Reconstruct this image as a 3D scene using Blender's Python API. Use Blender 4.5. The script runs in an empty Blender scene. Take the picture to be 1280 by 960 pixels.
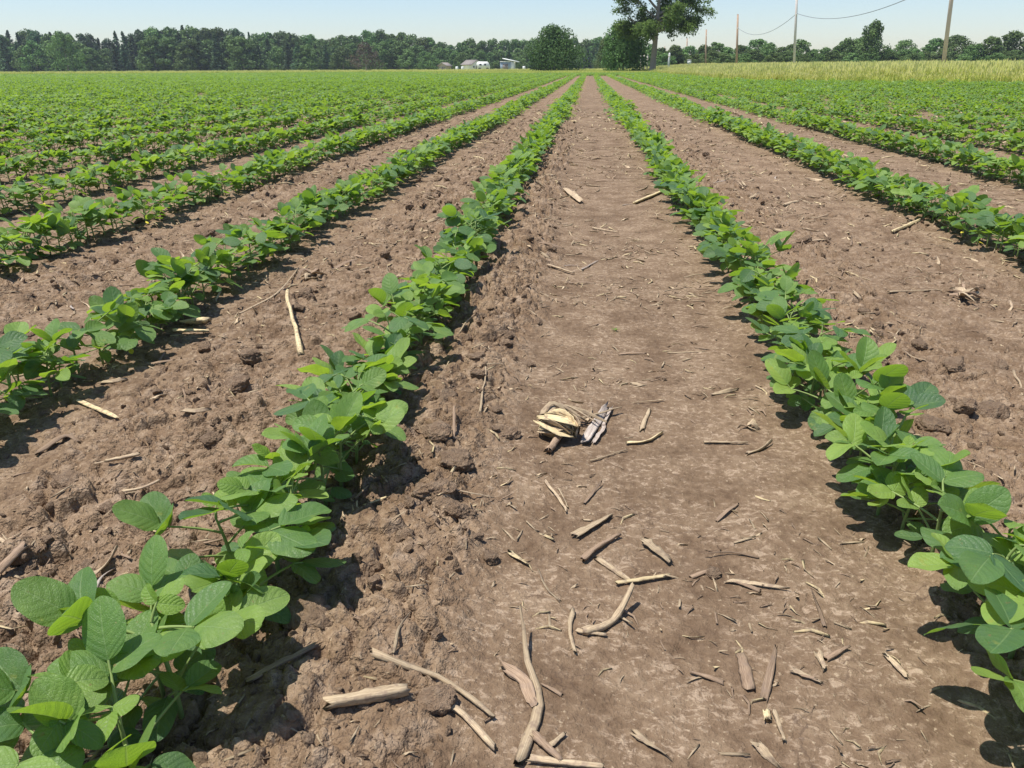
import bpy, math, random
import numpy as np
from mathutils import Vector, Matrix

random.seed(7)
RNG = np.random.default_rng(11)
SC = bpy.context.scene
COL = SC.collection
PI = math.pi
IW, IH, FPX = 1280.0, 960.0, 961.0          # photograph's own pixels, focal length in pixels
EYE = 0.60
HAZE = 0.00026

# ------------------------------------------------------------------ camera
VPX, VPY, ROLL = 737.0, 80.0, 0.006
yv = Vector((VPX - IW / 2, IH / 2 - VPY, -FPX)).normalized()     # world +Y (along the rows) seen in camera axes
xv = Vector((1.0, ROLL, 0.0)); xv = (xv - yv * xv.dot(yv)).normalized()
zv = xv.cross(yv)
RW2C = Matrix((xv, yv, zv)).transposed()      # world -> camera
RC2W = RW2C.transposed()
cam_d = bpy.data.cameras.new('camera'); cam = bpy.data.objects.new('camera', cam_d); COL.objects.link(cam)
cam.matrix_world = Matrix.Translation((0, 0, EYE)) @ RC2W.to_4x4()
cam_d.sensor_width = 36.0; cam_d.lens = 36.0 * FPX / IW
cam_d.clip_start = 0.02; cam_d.clip_end = 6000
SC.camera = cam


def project(p):
    c = RW2C @ (Vector(p) - Vector((0, 0, EYE)))
    if c.z > -1e-3: return (-9999, -9999, 0)
    return (IW / 2 + FPX * c.x / -c.z, IH / 2 - FPX * c.y / -c.z, -c.z)


def ray(px, py):
    return RC2W @ Vector((px - IW / 2, IH / 2 - py, -FPX))


def sstep(a, b, x):
    t = np.clip((np.asarray(x, float) - a) / (b - a), 0, 1)    # a > b falls instead of rising
    return t * t * (3 - 2 * t)


def terrain(x, y):
    """gentle lie of the land: the field falls away ahead, the verge at the right stays level"""
    x = np.asarray(x, float); y = np.asarray(y, float)
    return -0.0038 * np.clip(y, -20, 260) * (1 - sstep(7, 17, x)) - 0.02 * sstep(9, 18, x)


def at(px, py):
    d = ray(px, py)
    t = -EYE / d.z
    for _ in range(6):
        p = d * t
        t = (float(terrain(p.x, p.y)) - EYE) / d.z
    p = d * t
    return p.x, p.y


def at_dist(px, Y):
    d = ray(px, 80.0)
    return d.x / d.y * Y, Y


# ------------------------------------------------------------------ noise
def hsh(ix, iy, s):
    h = (ix.astype(np.int64) * 374761393 + iy.astype(np.int64) * 668265263 + s * 2147483647 * 31) & 0xFFFFFFFF
    h = ((h ^ (h >> 13)) * 1274126177) & 0xFFFFFFFF
    h = ((h ^ (h >> 16)) * 2246822519) & 0xFFFFFFFF
    return ((h ^ (h >> 15)) & 0xFFFFFF) / float(0xFFFFFF)


def perlin(x, y, s=0):
    ix = np.floor(x); iy = np.floor(y); fx = x - ix; fy = y - iy
    u = fx * fx * fx * (fx * (fx * 6 - 15) + 10); v = fy * fy * fy * (fy * (fy * 6 - 15) + 10)

    def g(dx, dy):
        a = hsh(ix + dx, iy + dy, s) * 2 * PI
        return np.cos(a) * (fx - dx) + np.sin(a) * (fy - dy)
    a = g(0, 0) * (1 - u) + g(1, 0) * u
    b = g(0, 1) * (1 - u) + g(1, 1) * u
    return (a * (1 - v) + b * v) * 1.5


def fbm(x, y, s, n, gain=0.5):
    r = 0; a = 1
    for k in range(n):
        r = r + a * perlin(x * 2 ** k, y * 2 ** k, s + k); a *= gain
    return r


def worley(x, y, s):
    ix = np.floor(x); iy = np.floor(y)
    f1 = np.full(x.shape, 9.0); f2 = np.full(x.shape, 9.0); cid = np.zeros(x.shape); ddx = np.zeros(x.shape); ddy = np.zeros(x.shape)
    for dx in (-1, 0, 1):
        for dy in (-1, 0, 1):
            cx = ix + dx; cy = iy + dy
            d = np.hypot(cx + hsh(cx, cy, s) - x, cy + hsh(cx, cy, s + 1) - y)
            c = hsh(cx, cy, s + 2)
            near = d < f1
            ddx = np.where(near, x - cx - hsh(cx, cy, s), ddx); ddy = np.where(near, y - cy - hsh(cx, cy, s + 1), ddy)
            f2 = np.where(near, f1, np.minimum(f2, d)); cid = np.where(near, c, cid); f1 = np.where(near, d, f1)
    a = np.modf(cid * 57.31)[0] * 2 * PI
    return f1, f2, np.clip(0.8 * cid + 0.5 * (np.cos(a) * ddx + np.sin(a) * ddy) + 0.1, 0, 1)


# ------------------------------------------------------------------ rows of the field
ROW_X = [-0.375, 0.455, -1.06, 1.42, -1.82, 2.30, -2.57]
x = -2.57
while x > -66: x -= 0.765; ROW_X.append(x)
x = 2.30
while x < 13.0: x += 0.80; ROW_X.append(x)
ROW_X.sort()


def bump(x, c, w):
    return np.exp(-((x - c) / w) ** 2)


def rough(x, y):
    xw = x + 0.05 * perlin(x * 3, y * 2.2, 91)
    r = np.full(x.shape, 0.5)
    def zone(a, b, v, e=0.05):
        nonlocal r
        m = sstep(a - e, a + e, xw) * (1 - sstep(b - e, b + e, xw))
        r = r * (1 - m) + v * m
    zone(-0.40, -0.12, 1.0); zone(-0.12, 0.44, 0.10)
    zone(-0.86, -0.40, 0.85); zone(-1.08, -0.86, 0.45)
    zone(-1.40, -1.08, 0.30); zone(-1.84, -1.40, 0.85)
    zone(0.46, 0.86, 0.85); zone(0.86, 1.36, 0.42)
    zone(1.40, 1.9, 0.8); zone(1.9, 2.25, 0.3)
    return r * (0.8 + 0.45 * np.clip(perlin(x * 2.1, y * 1.7, 5) + 0.3, 0, 1))


def soil(x, y):
    """fine relief of the soil on top of the terrain, fading with distance"""
    x = np.asarray(x, float); y = np.asarray(y, float)
    sh = x.shape; x = x.ravel(); y = y.ravel()
    out = np.zeros(x.shape)
    d = np.hypot(x, y)
    m = (d < 25) & (y > -3)
    X = x[m]; Y = y[m]; D = d[m]
    R = rough(X, Y)
    wx = X + 0.016 * perlin(X * 17, Y * 17, 40) + 0.007 * perlin(X * 50, Y * 50, 41)
    wy = Y + 0.016 * perlin(X * 17, Y * 17, 42) + 0.007 * perlin(X * 50, Y * 50, 43)
    h = 0.022 * bump(X, -0.24, 0.10) + 0.007 * perlin(X * 2.3, Y * 1.6, 1) - 0.006 * bump(X, 0.15, 0.2)
    f1, f2, c = worley(wx / 0.085, wy / 0.085, 10)
    h += R ** 1.3 * (0.027 * c ** 1.5 * sstep(0.0, 0.20, f2 - f1) * (1.12 - 0.4 * f1) - 0.005 * (1 - sstep(0, 0.10, f2 - f1)))
    f1, f2, c = worley(wx / 0.040, wy / 0.040, 20)
    f = sstep(9, 3.5, D)
    f = sstep(12, 6, D)
    h += f * R * (0.0150 * c ** 1.3 * sstep(0.0, 0.22, f2 - f1) * (1.12 - 0.4 * f1) - 0.0025 * (1 - sstep(0, 0.12, f2 - f1)))
    f = sstep(5.0, 2.4, D)
    f1, f2, c = worley(wx / 0.019, wy / 0.019, 30)
    h += f * (0.02 + R * 0.9) * 0.0080 * c * sstep(0.0, 0.25, f2 - f1)
    h += (0.10 + R) * 0.006 * np.abs(perlin(wx * 21, wy * 21, 50)) * sstep(12, 5, D)
    h += (0.14 + R) * 0.0034 * np.abs(perlin(wx * 47, wy * 47, 51)) * sstep(6, 3, D)
    h += (0.20 + R) * 0.0022 * np.abs(perlin(X * 105, Y * 105, 52)) * sstep(3.2, 1.6, D)
    out[m] = h * sstep(25, 14, D)
    return out.reshape(sh)


def gz(x, y):
    return float(terrain(x, y)) + float(soil(np.array([x]), np.array([y]))[0])


# ------------------------------------------------------------------ node helpers
class NT:
    def __init__(self, name):
        self.m = bpy.data.materials.new(name); self.m.use_nodes = True
        self.t = self.m.node_tree; self.t.nodes.clear()
        self.out = self.t.nodes.new('ShaderNodeOutputMaterial')

    def n(self, typ, **kw):
        nd = self.t.nodes.new('ShaderNode' + typ)
        ins = kw.pop('ins', {})
        for k, v in kw.items(): setattr(nd, k, v)
        for k, v in ins.items(): self.set(nd, k, v)
        return nd

    def set(self, nd, k, v):
        s = nd.inputs[k]
        if isinstance(v, bpy.types.NodeSocket): self.t.links.new(v, s)
        elif isinstance(v, (tuple, list)) and s.type == 'RGBA' and len(v) == 3: s.default_value = (*v, 1)
        else: s.default_value = v

    def math(self, op, a, b=None, c=None, clamp=False):
        nd = self.n('Math', operation=op, use_clamp=clamp)
        for i, v in enumerate((a, b, c)):
            if v is not None: self.set(nd, i, v)
        return nd.outputs[0]

    def mix(self, f, a, b, blend='MIX'):
        nd = self.n('MixRGB', blend_type=blend)
        self.set(nd, 'Fac', f); self.set(nd, 'Color1', a); self.set(nd, 'Color2', b)
        return nd.outputs[0]

    def ramp(self, f, stops):
        nd = self.n('ValToRGB'); self.set(nd, 'Fac', f)
        el = nd.color_ramp.elements
        while len(el) < len(stops): el.new(0.5)
        for e, (p, c) in zip(el, stops):
            e.position = p; e.color = (*c, 1) if len(c) == 3 else c
        return nd.outputs[0]

    def noise(self, vec, scale, detail=3, rough=0.55, dist=0.0):
        nd = self.n('TexNoise', ins={'Scale': scale, 'Detail': detail, 'Roughness': rough, 'Distortion': dist})
        if vec is not None: self.set(nd, 'Vector', vec)
        return nd.outputs['Fac']

    def sm(self, f, a, b):
        nd = self.n('MapRange', interpolation_type='SMOOTHSTEP', ins={'Value': f, 'From Min': a, 'From Max': b})
        return nd.outputs[0]

    def attr(self, name):
        return self.n('Attribute', attribute_name=name).outputs['Fac']

    def principled(self, **ins):
        p = self.n('BsdfPrincipled')
        for k, v in ins.items(): self.set(p, k.replace('_', ' '), v)
        return p

    def done(self, sh):
        self.t.links.new(sh, self.out.inputs['Surface']); return self.m


def simple_mat(name, col, rough=0.7, var=0.12, scale=3.0, spec=0.3, metal=0.0, bump_s=0.0, bscale=30):
    t = NT(name); co = t.n('TexCoord').outputs['Object']
    f = t.noise(co, scale, 4)
    c = t.mix(f, tuple(v * (1 - var) for v in col), tuple(min(v * (1 + var), 1) for v in col))
    p = t.principled(Base_Color=c, Roughness=rough, Metallic=metal)
    t.set(p, 'Specular IOR Level', spec)
    if bump_s:
        b = t.n('Bump', ins={'Strength': bump_s, 'Distance': 0.01, 'Height': t.noise(co, bscale, 4)})
        t.set(p, 'Normal', b.outputs[0])
    return t.done(p.outputs[0])


# ------------------------------------------------------------------ materials
def ground_mat():
    t = NT('soil_and_meadow'); co = t.n('TexCoord').outputs['Object']
    nw = t.n('TexNoise', ins={'Vector': co, 'Scale': 34.0, 'Detail': 4.0})
    s0 = t.n('VectorMath', operation='SCALE', ins={0: nw.outputs['Color'], 'Scale': 0.05}); w0 = t.n('VectorMath', operation='ADD', ins={0: co}); t.set(w0, 1, s0.outputs[0]); wv0 = w0.outputs[0]
    zone = t.attr('meadow'); rg = t.attr('rough')
    big = t.noise(co, 1.4, 3); mid = t.noise(co, 9, 4, 0.6); fine = t.noise(co, 75, 5, 0.65); grit = t.noise(co, 320, 3, 0.7)
    c = t.ramp(t.math('ADD', t.math('MULTIPLY', mid, 0.5), t.math('MULTIPLY', fine, 0.5)),
               [(0.36, (0.138, 0.090, 0.056)), (0.5, (0.216, 0.148, 0.094)), (0.64, (0.308, 0.223, 0.147))])
    c = t.mix(t.sm(big, 0.35, 0.7), c, t.mix(1.0, c, (0.86, 0.85, 0.84), 'MULTIPLY'))
    c = t.mix(t.math('MULTIPLY', rg, 0.8), t.mix(1.0, c, (0.88, 0.87, 0.86), 'MULTIPLY'), t.mix(1.0, c, (1.12, 1.11, 1.10), 'MULTIPLY'))
    # dried pale crust flakes on the smooth, rained-on strips
    mp = t.n('Mapping', ins={'Vector': co, 'Scale': (1.0, 1.5, 1.0), 'Rotation': (0, 0, 0.35)}).outputs[0]
    flake = t.sm(t.noise(mp, 70, 6, 0.72, 0.6), 0.51, 0.63)
    flake = t.math('MULTIPLY', flake, t.sm(mid, 0.36, 0.56))
    flake = t.math('MULTIPLY', flake, t.math('SUBTRACT', 0.85, t.math('MULTIPLY', rg, 0.55)))
    tops = t.sm(t.noise(co, 24, 5, 0.62), 0.50, 0.66)
    c = t.mix(t.math('MULTIPLY', t.math('MULTIPLY', tops, rg), 0.65), c, (0.375, 0.280, 0.198))
    c = t.mix(t.math('MULTIPLY', flake, 0.9), c, (0.425, 0.320, 0.226))
    dark = t.sm(grit, 0.34, 0.24)
    c = t.mix(t.math('MULTIPLY', dark, 0.6), c, (0.075, 0.048, 0.034))
    speck = t.sm(t.noise(co, 150, 3, 0.6), 0.64, 0.70)
    ve = t.n('TexVoronoi', feature='DISTANCE_TO_EDGE', ins={'Vector': wv0, 'Scale': 23.0}).outputs['Distance']
    crack = t.math('MULTIPLY', t.sm(ve, 0.030, 0.008), t.sm(t.noise(co, 6.0, 2), 0.50, 0.62))
    c = t.mix(t.math('MULTIPLY', crack, 0.55), c, (0.085, 0.056, 0.040))
    c = t.mix(t.math('MULTIPLY', speck, 0.6), c, (0.46, 0.36, 0.245))
    # meadow and headland colours beyond the crop
    mf = t.noise(co, 0.08, 5, 0.6)
    mc = t.ramp(mf, [(0.3, (0.17, 0.215, 0.065)), (0.55, (0.31, 0.33, 0.12)), (0.75, (0.42, 0.39, 0.18))])
    col = t.mix(zone, c, mc)
    wv = t.n('VectorMath', operation='ADD', ins={0: co}); nz = t.n('TexNoise', ins={'Vector': co, 'Scale': 90.0, 'Detail': 3.0})
    sc = t.n('VectorMath', operation='SCALE', ins={0: nz.outputs['Color'], 'Scale': 0.012}); t.set(wv, 1, sc.outputs[0]); wv = wv.outputs[0]
    v1 = t.n('TexVoronoi', feature='F1', ins={'Vector': wv, 'Scale': 105.0}).outputs['Distance']
    v2 = t.n('TexVoronoi', feature='F1', ins={'Vector': wv, 'Scale': 260.0}).outputs['Distance']
    cr = t.math('ADD', t.math('MULTIPLY', v1, -0.55), t.math('MULTIPLY', v2, -0.28))
    cr = t.math('MULTIPLY', cr, t.math('ADD', 0.22, t.math('MULTIPLY', rg, 0.7)))
    h = t.math('ADD', t.math('MULTIPLY', fine, 0.6), t.math('ADD', t.math('MULTIPLY', grit, 0.25), t.math('ADD', t.math('MULTIPLY', mid, 0.4), cr)))
    b = t.n('Bump', ins={'Strength': 0.9, 'Distance': 0.011, 'Height': h})
    p = t.principled(Base_Color=col, Roughness=0.95, Normal=b.outputs[0]); t.set(p, 'Specular IOR Level', 0.12)
    return t.done(p.outputs[0])


def clod_mat():
    t = NT('soil_clod_earth'); co = t.n('TexCoord').outputs['Object']
    rnd = t.n('ObjectInfo').outputs['Random']
    v = t.n('VectorMath', operation='ADD', ins={0: co}); t.set(v, 1, t.n('CombineXYZ', ins={'X': t.math('MULTIPLY', rnd, 40.0)}).outputs[0])
    v = v.outputs[0]
    f = t.noise(v, 1.9, 6, 0.68); g = t.noise(v, 8.0, 4, 0.7)
    c = t.ramp(f, [(0.3, (0.196, 0.132, 0.088)), (0.5, (0.276, 0.194, 0.131)), (0.72, (0.366, 0.272, 0.190))])
    c = t.mix(t.math('MULTIPLY', t.sm(g, 0.38, 0.25), 0.3), c, (0.10, 0.068, 0.048))
    c = t.mix(t.math('MULTIPLY', rnd, 0.6), t.mix(1.0, c, (1.06, 1.05, 1.04), 'MULTIPLY'), t.mix(1.0, c, (1.4, 1.38, 1.36), 'MULTIPLY'))
    b = t.n('Bump', ins={'Strength': 0.7, 'Distance': 0.25, 'Height': t.math('ADD', f, t.math('MULTIPLY', g, 0.35))})
    p = t.principled(Base_Color=c, Roughness=0.95, Normal=b.outputs[0]); t.set(p, 'Specular IOR Level', 0.1)
    return t.done(p.outputs[0])


def leaf_mat():
    t = NT('soybean_leaf')
    uv = t.n('UVMap', uv_map='UVMap').outputs[0]
    s = t.n('SeparateXYZ', ins={0: uv}); u = s.outputs[0]; v = s.outputs[1]
    tone = t.attr('tone'); young = t.attr('young')
    rnd = t.n('ObjectInfo').outputs['Random']
    av = t.math('ABSOLUTE', t.math('SUBTRACT', v, 0.5))
    mid = t.sm(av, 0.028, 0.010)
    ph = t.math('FRACT', t.math('SUBTRACT', t.math('MULTIPLY', u, 6.0), t.math('ADD', t.math('MULTIPLY', av, 2.6), t.math('MULTIPLY', t.math('MULTIPLY', av, av), 3.0))))
    lat = t.sm(t.math('ABSOLUTE', t.math('SUBTRACT', ph, 0.5)), 0.085, 0.02)
    vein = t.math('MAXIMUM', mid, t.math('MULTIPLY', lat, 0.34))
    co = t.n('TexCoord').outputs['Object']
    blot = t.noise(co, 70, 4, 0.6); fine = t.noise(co, 420, 3, 0.6)
    f = t.math('ADD', t.math('MULTIPLY', tone, 0.74), t.math('ADD', t.math('MULTIPLY', rnd, 0.14), t.math('MULTIPLY', t.math('SUBTRACT', blot, 0.25), 0.42)), clamp=True)
    up = t.ramp(f, [(0.08, (0.056, 0.120, 0.060)), (0.5, (0.102, 0.194, 0.054)), (0.95, (0.230, 0.345, 0.078))])
    up = t.mix(young, up, (0.19, 0.30, 0.05))
    up = t.mix(t.math('MULTIPLY', vein, 0.40), up, (0.24, 0.36, 0.14))
    up = t.mix(t.math('MULTIPLY', t.sm(t.noise(co, 34, 3, 0.6), 0.66, 0.74), 0.55), up, (0.30, 0.31, 0.07))
    up = t.mix(t.math('MULTIPLY', t.sm(t.noise(co, 150, 2, 0.5), 0.70, 0.75), 0.7), up, (0.22, 0.15, 0.07))
    under = t.mix(0.55, up, (0.17, 0.27, 0.11))
    back = t.n('NewGeometry').outputs['Backfacing']
    col = t.mix(back, up, under)
    hgt = t.math('SUBTRACT', t.math('MULTIPLY', blot, 0.6), vein)
    net = t.n('TexVoronoi', feature='DISTANCE_TO_EDGE', ins={'Vector': co, 'Scale': 330.0}).outputs['Distance']
    puck = t.math('MULTIPLY', t.math('ABSOLUTE', t.math('SUBTRACT', ph, 0.5)), 1.6)
    hgt = t.math('ADD', hgt, t.math('ADD', t.math('MULTIPLY', fine, 0.3), t.math('SUBTRACT', t.math('MULTIPLY', t.sm(net, 0.0, 0.16), 0.35), puck)))
    b = t.n('Bump', ins={'Strength': 0.5, 'Distance': 0.0013, 'Height': hgt})
    p = t.principled(Base_Color=col, Roughness=0.50, Normal=b.outputs[0]); t.set(p, 'Specular IOR Level', 0.36)
    tr = t.n('BsdfTranslucent', ins={'Color': t.mix(t.math('MULTIPLY', vein, 0.4), t.mix(f, (0.24, 0.46, 0.022), (0.50, 0.72, 0.045)), (0.36, 0.46, 0.14)), 'Normal': b.outputs[0]})
    mx = t.n('MixShader', ins={0: 0.36}); t.t.links.new(p.outputs[0], mx.inputs[1]); t.t.links.new(tr.outputs[0], mx.inputs[2])
    return t.done(mx.outputs[0])


def crown_mat(name, c0, c1, trans=0.2, rough=0.75):
    t = NT(name); tone = t.attr('tone'); rnd = t.n('ObjectInfo').outputs['Random']
    c = t.mix(tone, c0, c1)
    hs = t.n('HueSaturation', ins={'Hue': t.math('ADD', 0.48, t.math('MULTIPLY', rnd, 0.035)), 'Saturation': 0.95,
                                  'Value': t.math('ADD', 0.68, t.math('MULTIPLY', rnd, 0.70)), 'Color': c}).outputs[0]
    p = t.principled(Base_Color=hs, Roughness=rough); t.set(p, 'Specular IOR Level', 0.2)
    tr = t.n('BsdfTranslucent', ins={'Color': hs})
    mx = t.n('MixShader', ins={0: trans}); t.t.links.new(p.outputs[0], mx.inputs[1]); t.t.links.new(tr.outputs[0], mx.inputs[2])
    return t.done(mx.outputs[0])


def straw_mat(name, c0, c1, c2):
    t = NT(name); uv = t.n('UVMap', uv_map='UVMap').outputs[0]
    rnd = t.n('ObjectInfo').outputs['Random']; tone = t.attr('tone')
    mp = t.n('Mapping', ins={'Vector': uv, 'Scale': (3.0, 26.0, 1.0)})
    t.set(mp, 'Location', t.n('CombineXYZ', ins={'X': t.math('MULTIPLY', rnd, 37.0), 'Y': t.math('MULTIPLY', tone, 19.0)}).outputs[0])
    f = t.noise(mp.outputs[0], 1.0, 4, 0.65)
    co = t.n('TexCoord').outputs['Object']; g = t.noise(co, 90, 4, 0.6)
    c = t.ramp(f, [(0.28, c0), (0.5, c1), (0.72, c2)])
    c = t.mix(t.math('MULTIPLY', t.sm(g, 0.48, 0.68), 0.75), c, (0.23, 0.165, 0.12))
    k = t.math('ADD', 0.74, t.math('ADD', t.math('MULTIPLY', tone, 0.38), t.math('MULTIPLY', rnd, 0.25)))
    kk = t.n('CombineXYZ', ins={0: k, 1: k, 2: k}).outputs[0]
    c = t.mix(1.0, c, kk, 'MULTIPLY')
    b = t.n('Bump', ins={'Strength': 0.7, 'Distance': 0.0015, 'Height': f})
    p = t.principled(Base_Color=c, Roughness=0.8, Normal=b.outputs[0]); t.set(p, 'Specular IOR Level', 0.2)
    return t.done(p.outputs[0])


def grass_mat():
    t = NT('verge_grass'); tone = t.attr('tone'); rnd = t.n('ObjectInfo').outputs['Random']
    f = t.math('ADD', t.math('MULTIPLY', tone, 0.65), t.math('MULTIPLY', rnd, 0.35))
    c = t.ramp(f, [(0.1, (0.25, 0.36, 0.06)), (0.5, (0.56, 0.60, 0.13)), (0.9, (0.82, 0.76, 0.30))])
    p = t.principled(Base_Color=c, Roughness=0.7); t.set(p, 'Specular IOR Level', 0.2)
    tr = t.n('BsdfTranslucent', ins={'Color': c})
    mx = t.n('MixShader', ins={0: 0.3}); t.t.links.new(p.outputs[0], mx.inputs[1]); t.t.links.new(tr.outputs[0], mx.inputs[2])
    return t.done(mx.outputs[0])


M = {
    'ground': ground_mat(), 'clod': clod_mat(), 'leaf': leaf_mat(),
    'stem': simple_mat('soybean_stem', (0.20, 0.27, 0.085), 0.6, 0.25, 60),
    'cotyledon': simple_mat('yellowing_leaf', (0.55, 0.45, 0.05), 0.6, 0.25, 60),
    'straw': straw_mat('dry_corn_straw', (0.22, 0.155, 0.098), (0.40, 0.305, 0.195), (0.56, 0.45, 0.30)),
    'yellow_straw': straw_mat('yellow_corn_straw', (0.38, 0.28, 0.15), (0.58, 0.46, 0.26), (0.70, 0.59, 0.38)),
    'grey_straw': straw_mat('weathered_grey_straw', (0.19, 0.155, 0.128), (0.35, 0.295, 0.25), (0.53, 0.465, 0.41)),
    'brown_straw': straw_mat('brown_corn_stalk', (0.14, 0.095, 0.062), (0.26, 0.18, 0.12), (0.38, 0.28, 0.19)),
    'broadleaf': crown_mat('broadleaf_foliage', (0.060, 0.120, 0.032), (0.150, 0.245, 0.062)),
    'pale_broadleaf': crown_mat('pale_broadleaf_foliage', (0.085, 0.150, 0.042), (0.170, 0.260, 0.075)),
    'conifer': crown_mat('conifer_foliage', (0.044, 0.092, 0.040), (0.100, 0.172, 0.066), 0.18),
    'blue_conifer': crown_mat('blue_spruce_foliage', (0.040, 0.068, 0.060), (0.075, 0.110, 0.100), 0.06),
    'red_foliage': crown_mat('reddish_foliage', (0.060, 0.050, 0.034), (0.125, 0.092, 0.060)),
    'walnut': crown_mat('walnut_foliage', (0.075, 0.155, 0.028), (0.190, 0.320, 0.060), 0.45),
    'dark_tree': crown_mat('dense_dark_foliage', (0.044, 0.092, 0.024), (0.108, 0.190, 0.046), 0.26),
    'bark': simple_mat('bark', (0.33, 0.27, 0.21), 0.9, 0.3, 6, 0.1, 0, 0.6, 20),
    'pole_brown': simple_mat('weathered_pole_wood', (0.42, 0.29, 0.205), 0.85, 0.2, 5, 0.15),
    'pole_pale': simple_mat('pale_pole_wood', (0.74, 0.66, 0.61), 0.85, 0.15, 5, 0.15),
    'pole_two': simple_mat('two_tone_pole_wood', (0.74, 0.58, 0.50), 0.85, 0.22, 2, 0.15),
    'white': simple_mat('white_paint', (0.78, 0.77, 0.75), 0.5, 0.05, 3),
    'roof_grey': simple_mat('grey_shingles', (0.24, 0.21, 0.19), 0.85, 0.15, 4),
    'metal_blue': simple_mat('grey_blue_sheet_wall', (0.30, 0.37, 0.45), 0.5, 0.08, 2),
    'tan': simple_mat('tan_boards', (0.44, 0.37, 0.29), 0.8, 0.1, 3),
    'glass': simple_mat('dark_window_glass', (0.05, 0.06, 0.07), 0.15, 0.1, 3, 0.6),
    'rubber': simple_mat('rubber', (0.03, 0.03, 0.03), 0.8),
    'wire': simple_mat('wire', (0.20, 0.21, 0.23), 0.5),
    'grass': grass_mat(),
}


# ------------------------------------------------------------------ mesh helpers
class MB:
    """collects verts and faces; build() links them as ONE mesh object"""
    def __init__(self): self.v = []; self.f = []; self.uv = []; self.tone = []; self.young = []; self.mi = []; self.n = 0

    def add(self, verts, faces, uv=None, tone=0.5, young=0.0, mi=0):
        verts = np.asarray(verts, float).reshape(-1, 3)
        k = len(verts)
        self.v.append(verts); self.f.extend([tuple(i + self.n for i in f) for f in faces])
        self.uv.append(np.zeros((k, 2)) if uv is None else np.asarray(uv, float))
        self.tone.append(np.broadcast_to(np.asarray(tone, float), (k,))); self.young.append(np.full(k, young))
        self.mi.extend([mi] * len(faces)); self.n += k
        return self

    def box(self, x0, x1, y0, y1, z0, z1, mi=0, tone=0.5):
        v = [(x0, y0, z0), (x1, y0, z0), (x1, y1, z0), (x0, y1, z0), (x0, y0, z1), (x1, y0, z1), (x1, y1, z1), (x0, y1, z1)]
        return self.add(v, [(0, 3, 2, 1), (4, 5, 6, 7), (0, 1, 5, 4), (1, 2, 6, 5), (2, 3, 7, 6), (3, 0, 4, 7)], mi=mi, tone=tone)

    def tube(self, pts, radii, n=6, mi=0, tone=0.5, flat=1.0, twist=0.0, rag=0.0, caps=True):
        pts = [Vector(p) for p in pts]
        m = len(pts); V = []; UV = []
        ref = None
        for i, p in enumerate(pts):
            d = (pts[min(i + 1, m - 1)] - pts[max(i - 1, 0)])
            d = d.normalized() if d.length > 1e-9 else Vector((0, 0, 1))
            if ref is None:
                ref = Vector((0, 0, 1)) if abs(d.z) < 0.9 else Vector((1, 0, 0))
            a = ref.cross(d)
            if a.length < 1e-6: a = Vector((1, 0, 0)).cross(d)
            a.normalize(); b = d.cross(a)
            ref = b
            r = radii[i] if hasattr(radii, '__len__') else radii
            for j in range(n):
                q = 2 * PI * j / n + twist * i / max(m - 1, 1)
                e = d * (random.uniform(-rag, rag) if rag and i in (0, m - 1) else 0)
                V.append(p + a * (r * math.cos(q)) + b * (r * flat * math.sin(q)) + e)
                UV.append((i / max(m - 1, 1), j / n))
        F = []
        for i in range(m - 1):
            for j in range(n):
                F.append((i * n + j, i * n + (j + 1) % n, (i + 1) * n + (j + 1) % n, (i + 1) * n + j))
        if caps:
            F.append(tuple(range(n - 1, -1, -1))); F.append(tuple(range((m - 1) * n, m * n)))
        return self.add([tuple(v) for v in V], F, UV, tone=tone, mi=mi)

    def mesh(self, name, mats, smooth=False):
        me = bpy.data.meshes.new(name)
        V = np.concatenate(self.v)
        L = np.array([len(f) for f in self.f]); tot = int(L.sum())
        me.vertices.add(len(V)); me.vertices.foreach_set('co', V.astype(np.float32).ravel())
        me.loops.add(tot); li = np.fromiter((i for f in self.f for i in f), np.int32, tot); me.loops.foreach_set('vertex_index', li)
        me.polygons.add(len(L)); st = np.concatenate(([0], np.cumsum(L)[:-1])); me.polygons.foreach_set('loop_start', st.astype(np.int32))
        me.polygons.foreach_set('loop_total', L.astype(np.int32))
        for m in (mats if isinstance(mats, (list, tuple)) else [mats]): me.materials.append(m)
        me.polygons.foreach_set('material_index', np.array(self.mi, np.int32))
        uvl = me.uv_layers.new(name='UVMap'); uvl.data.foreach_set('uv', np.concatenate(self.uv)[li].astype(np.float32).ravel())
        for nm, arr in (('tone', self.tone), ('young', self.young)):
            a = me.attributes.new(nm, 'FLOAT', 'POINT'); a.data.foreach_set('value', np.concatenate(arr).astype(np.float32))
        me.update(calc_edges=True)
        if smooth: me.polygons.foreach_set('use_smooth', np.ones(len(L), bool))
        me.validate()
        return me

    def build(self, name, mats, parent=None, smooth=False):
        return link(name, self.mesh(name, mats, smooth), parent)


def link(name, data, parent=None):
    o = bpy.data.objects.new(name, data); COL.objects.link(o)
    if parent is not None: o.parent = parent
    return o


def tag(o, label=None, cat=None, group=None, kind=None):
    if label: o['label'] = label
    if cat: o['category'] = cat
    if group: o['group'] = group
    if kind: o['kind'] = kind
    return o


def empty(name, loc, rz=0.0, label=None, cat=None, group=None):
    o = link(name, None); o.location = loc; o.rotation_euler = (0, 0, rz); o.empty_display_size = 0.05
    return tag(o, label, cat, group)


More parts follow.
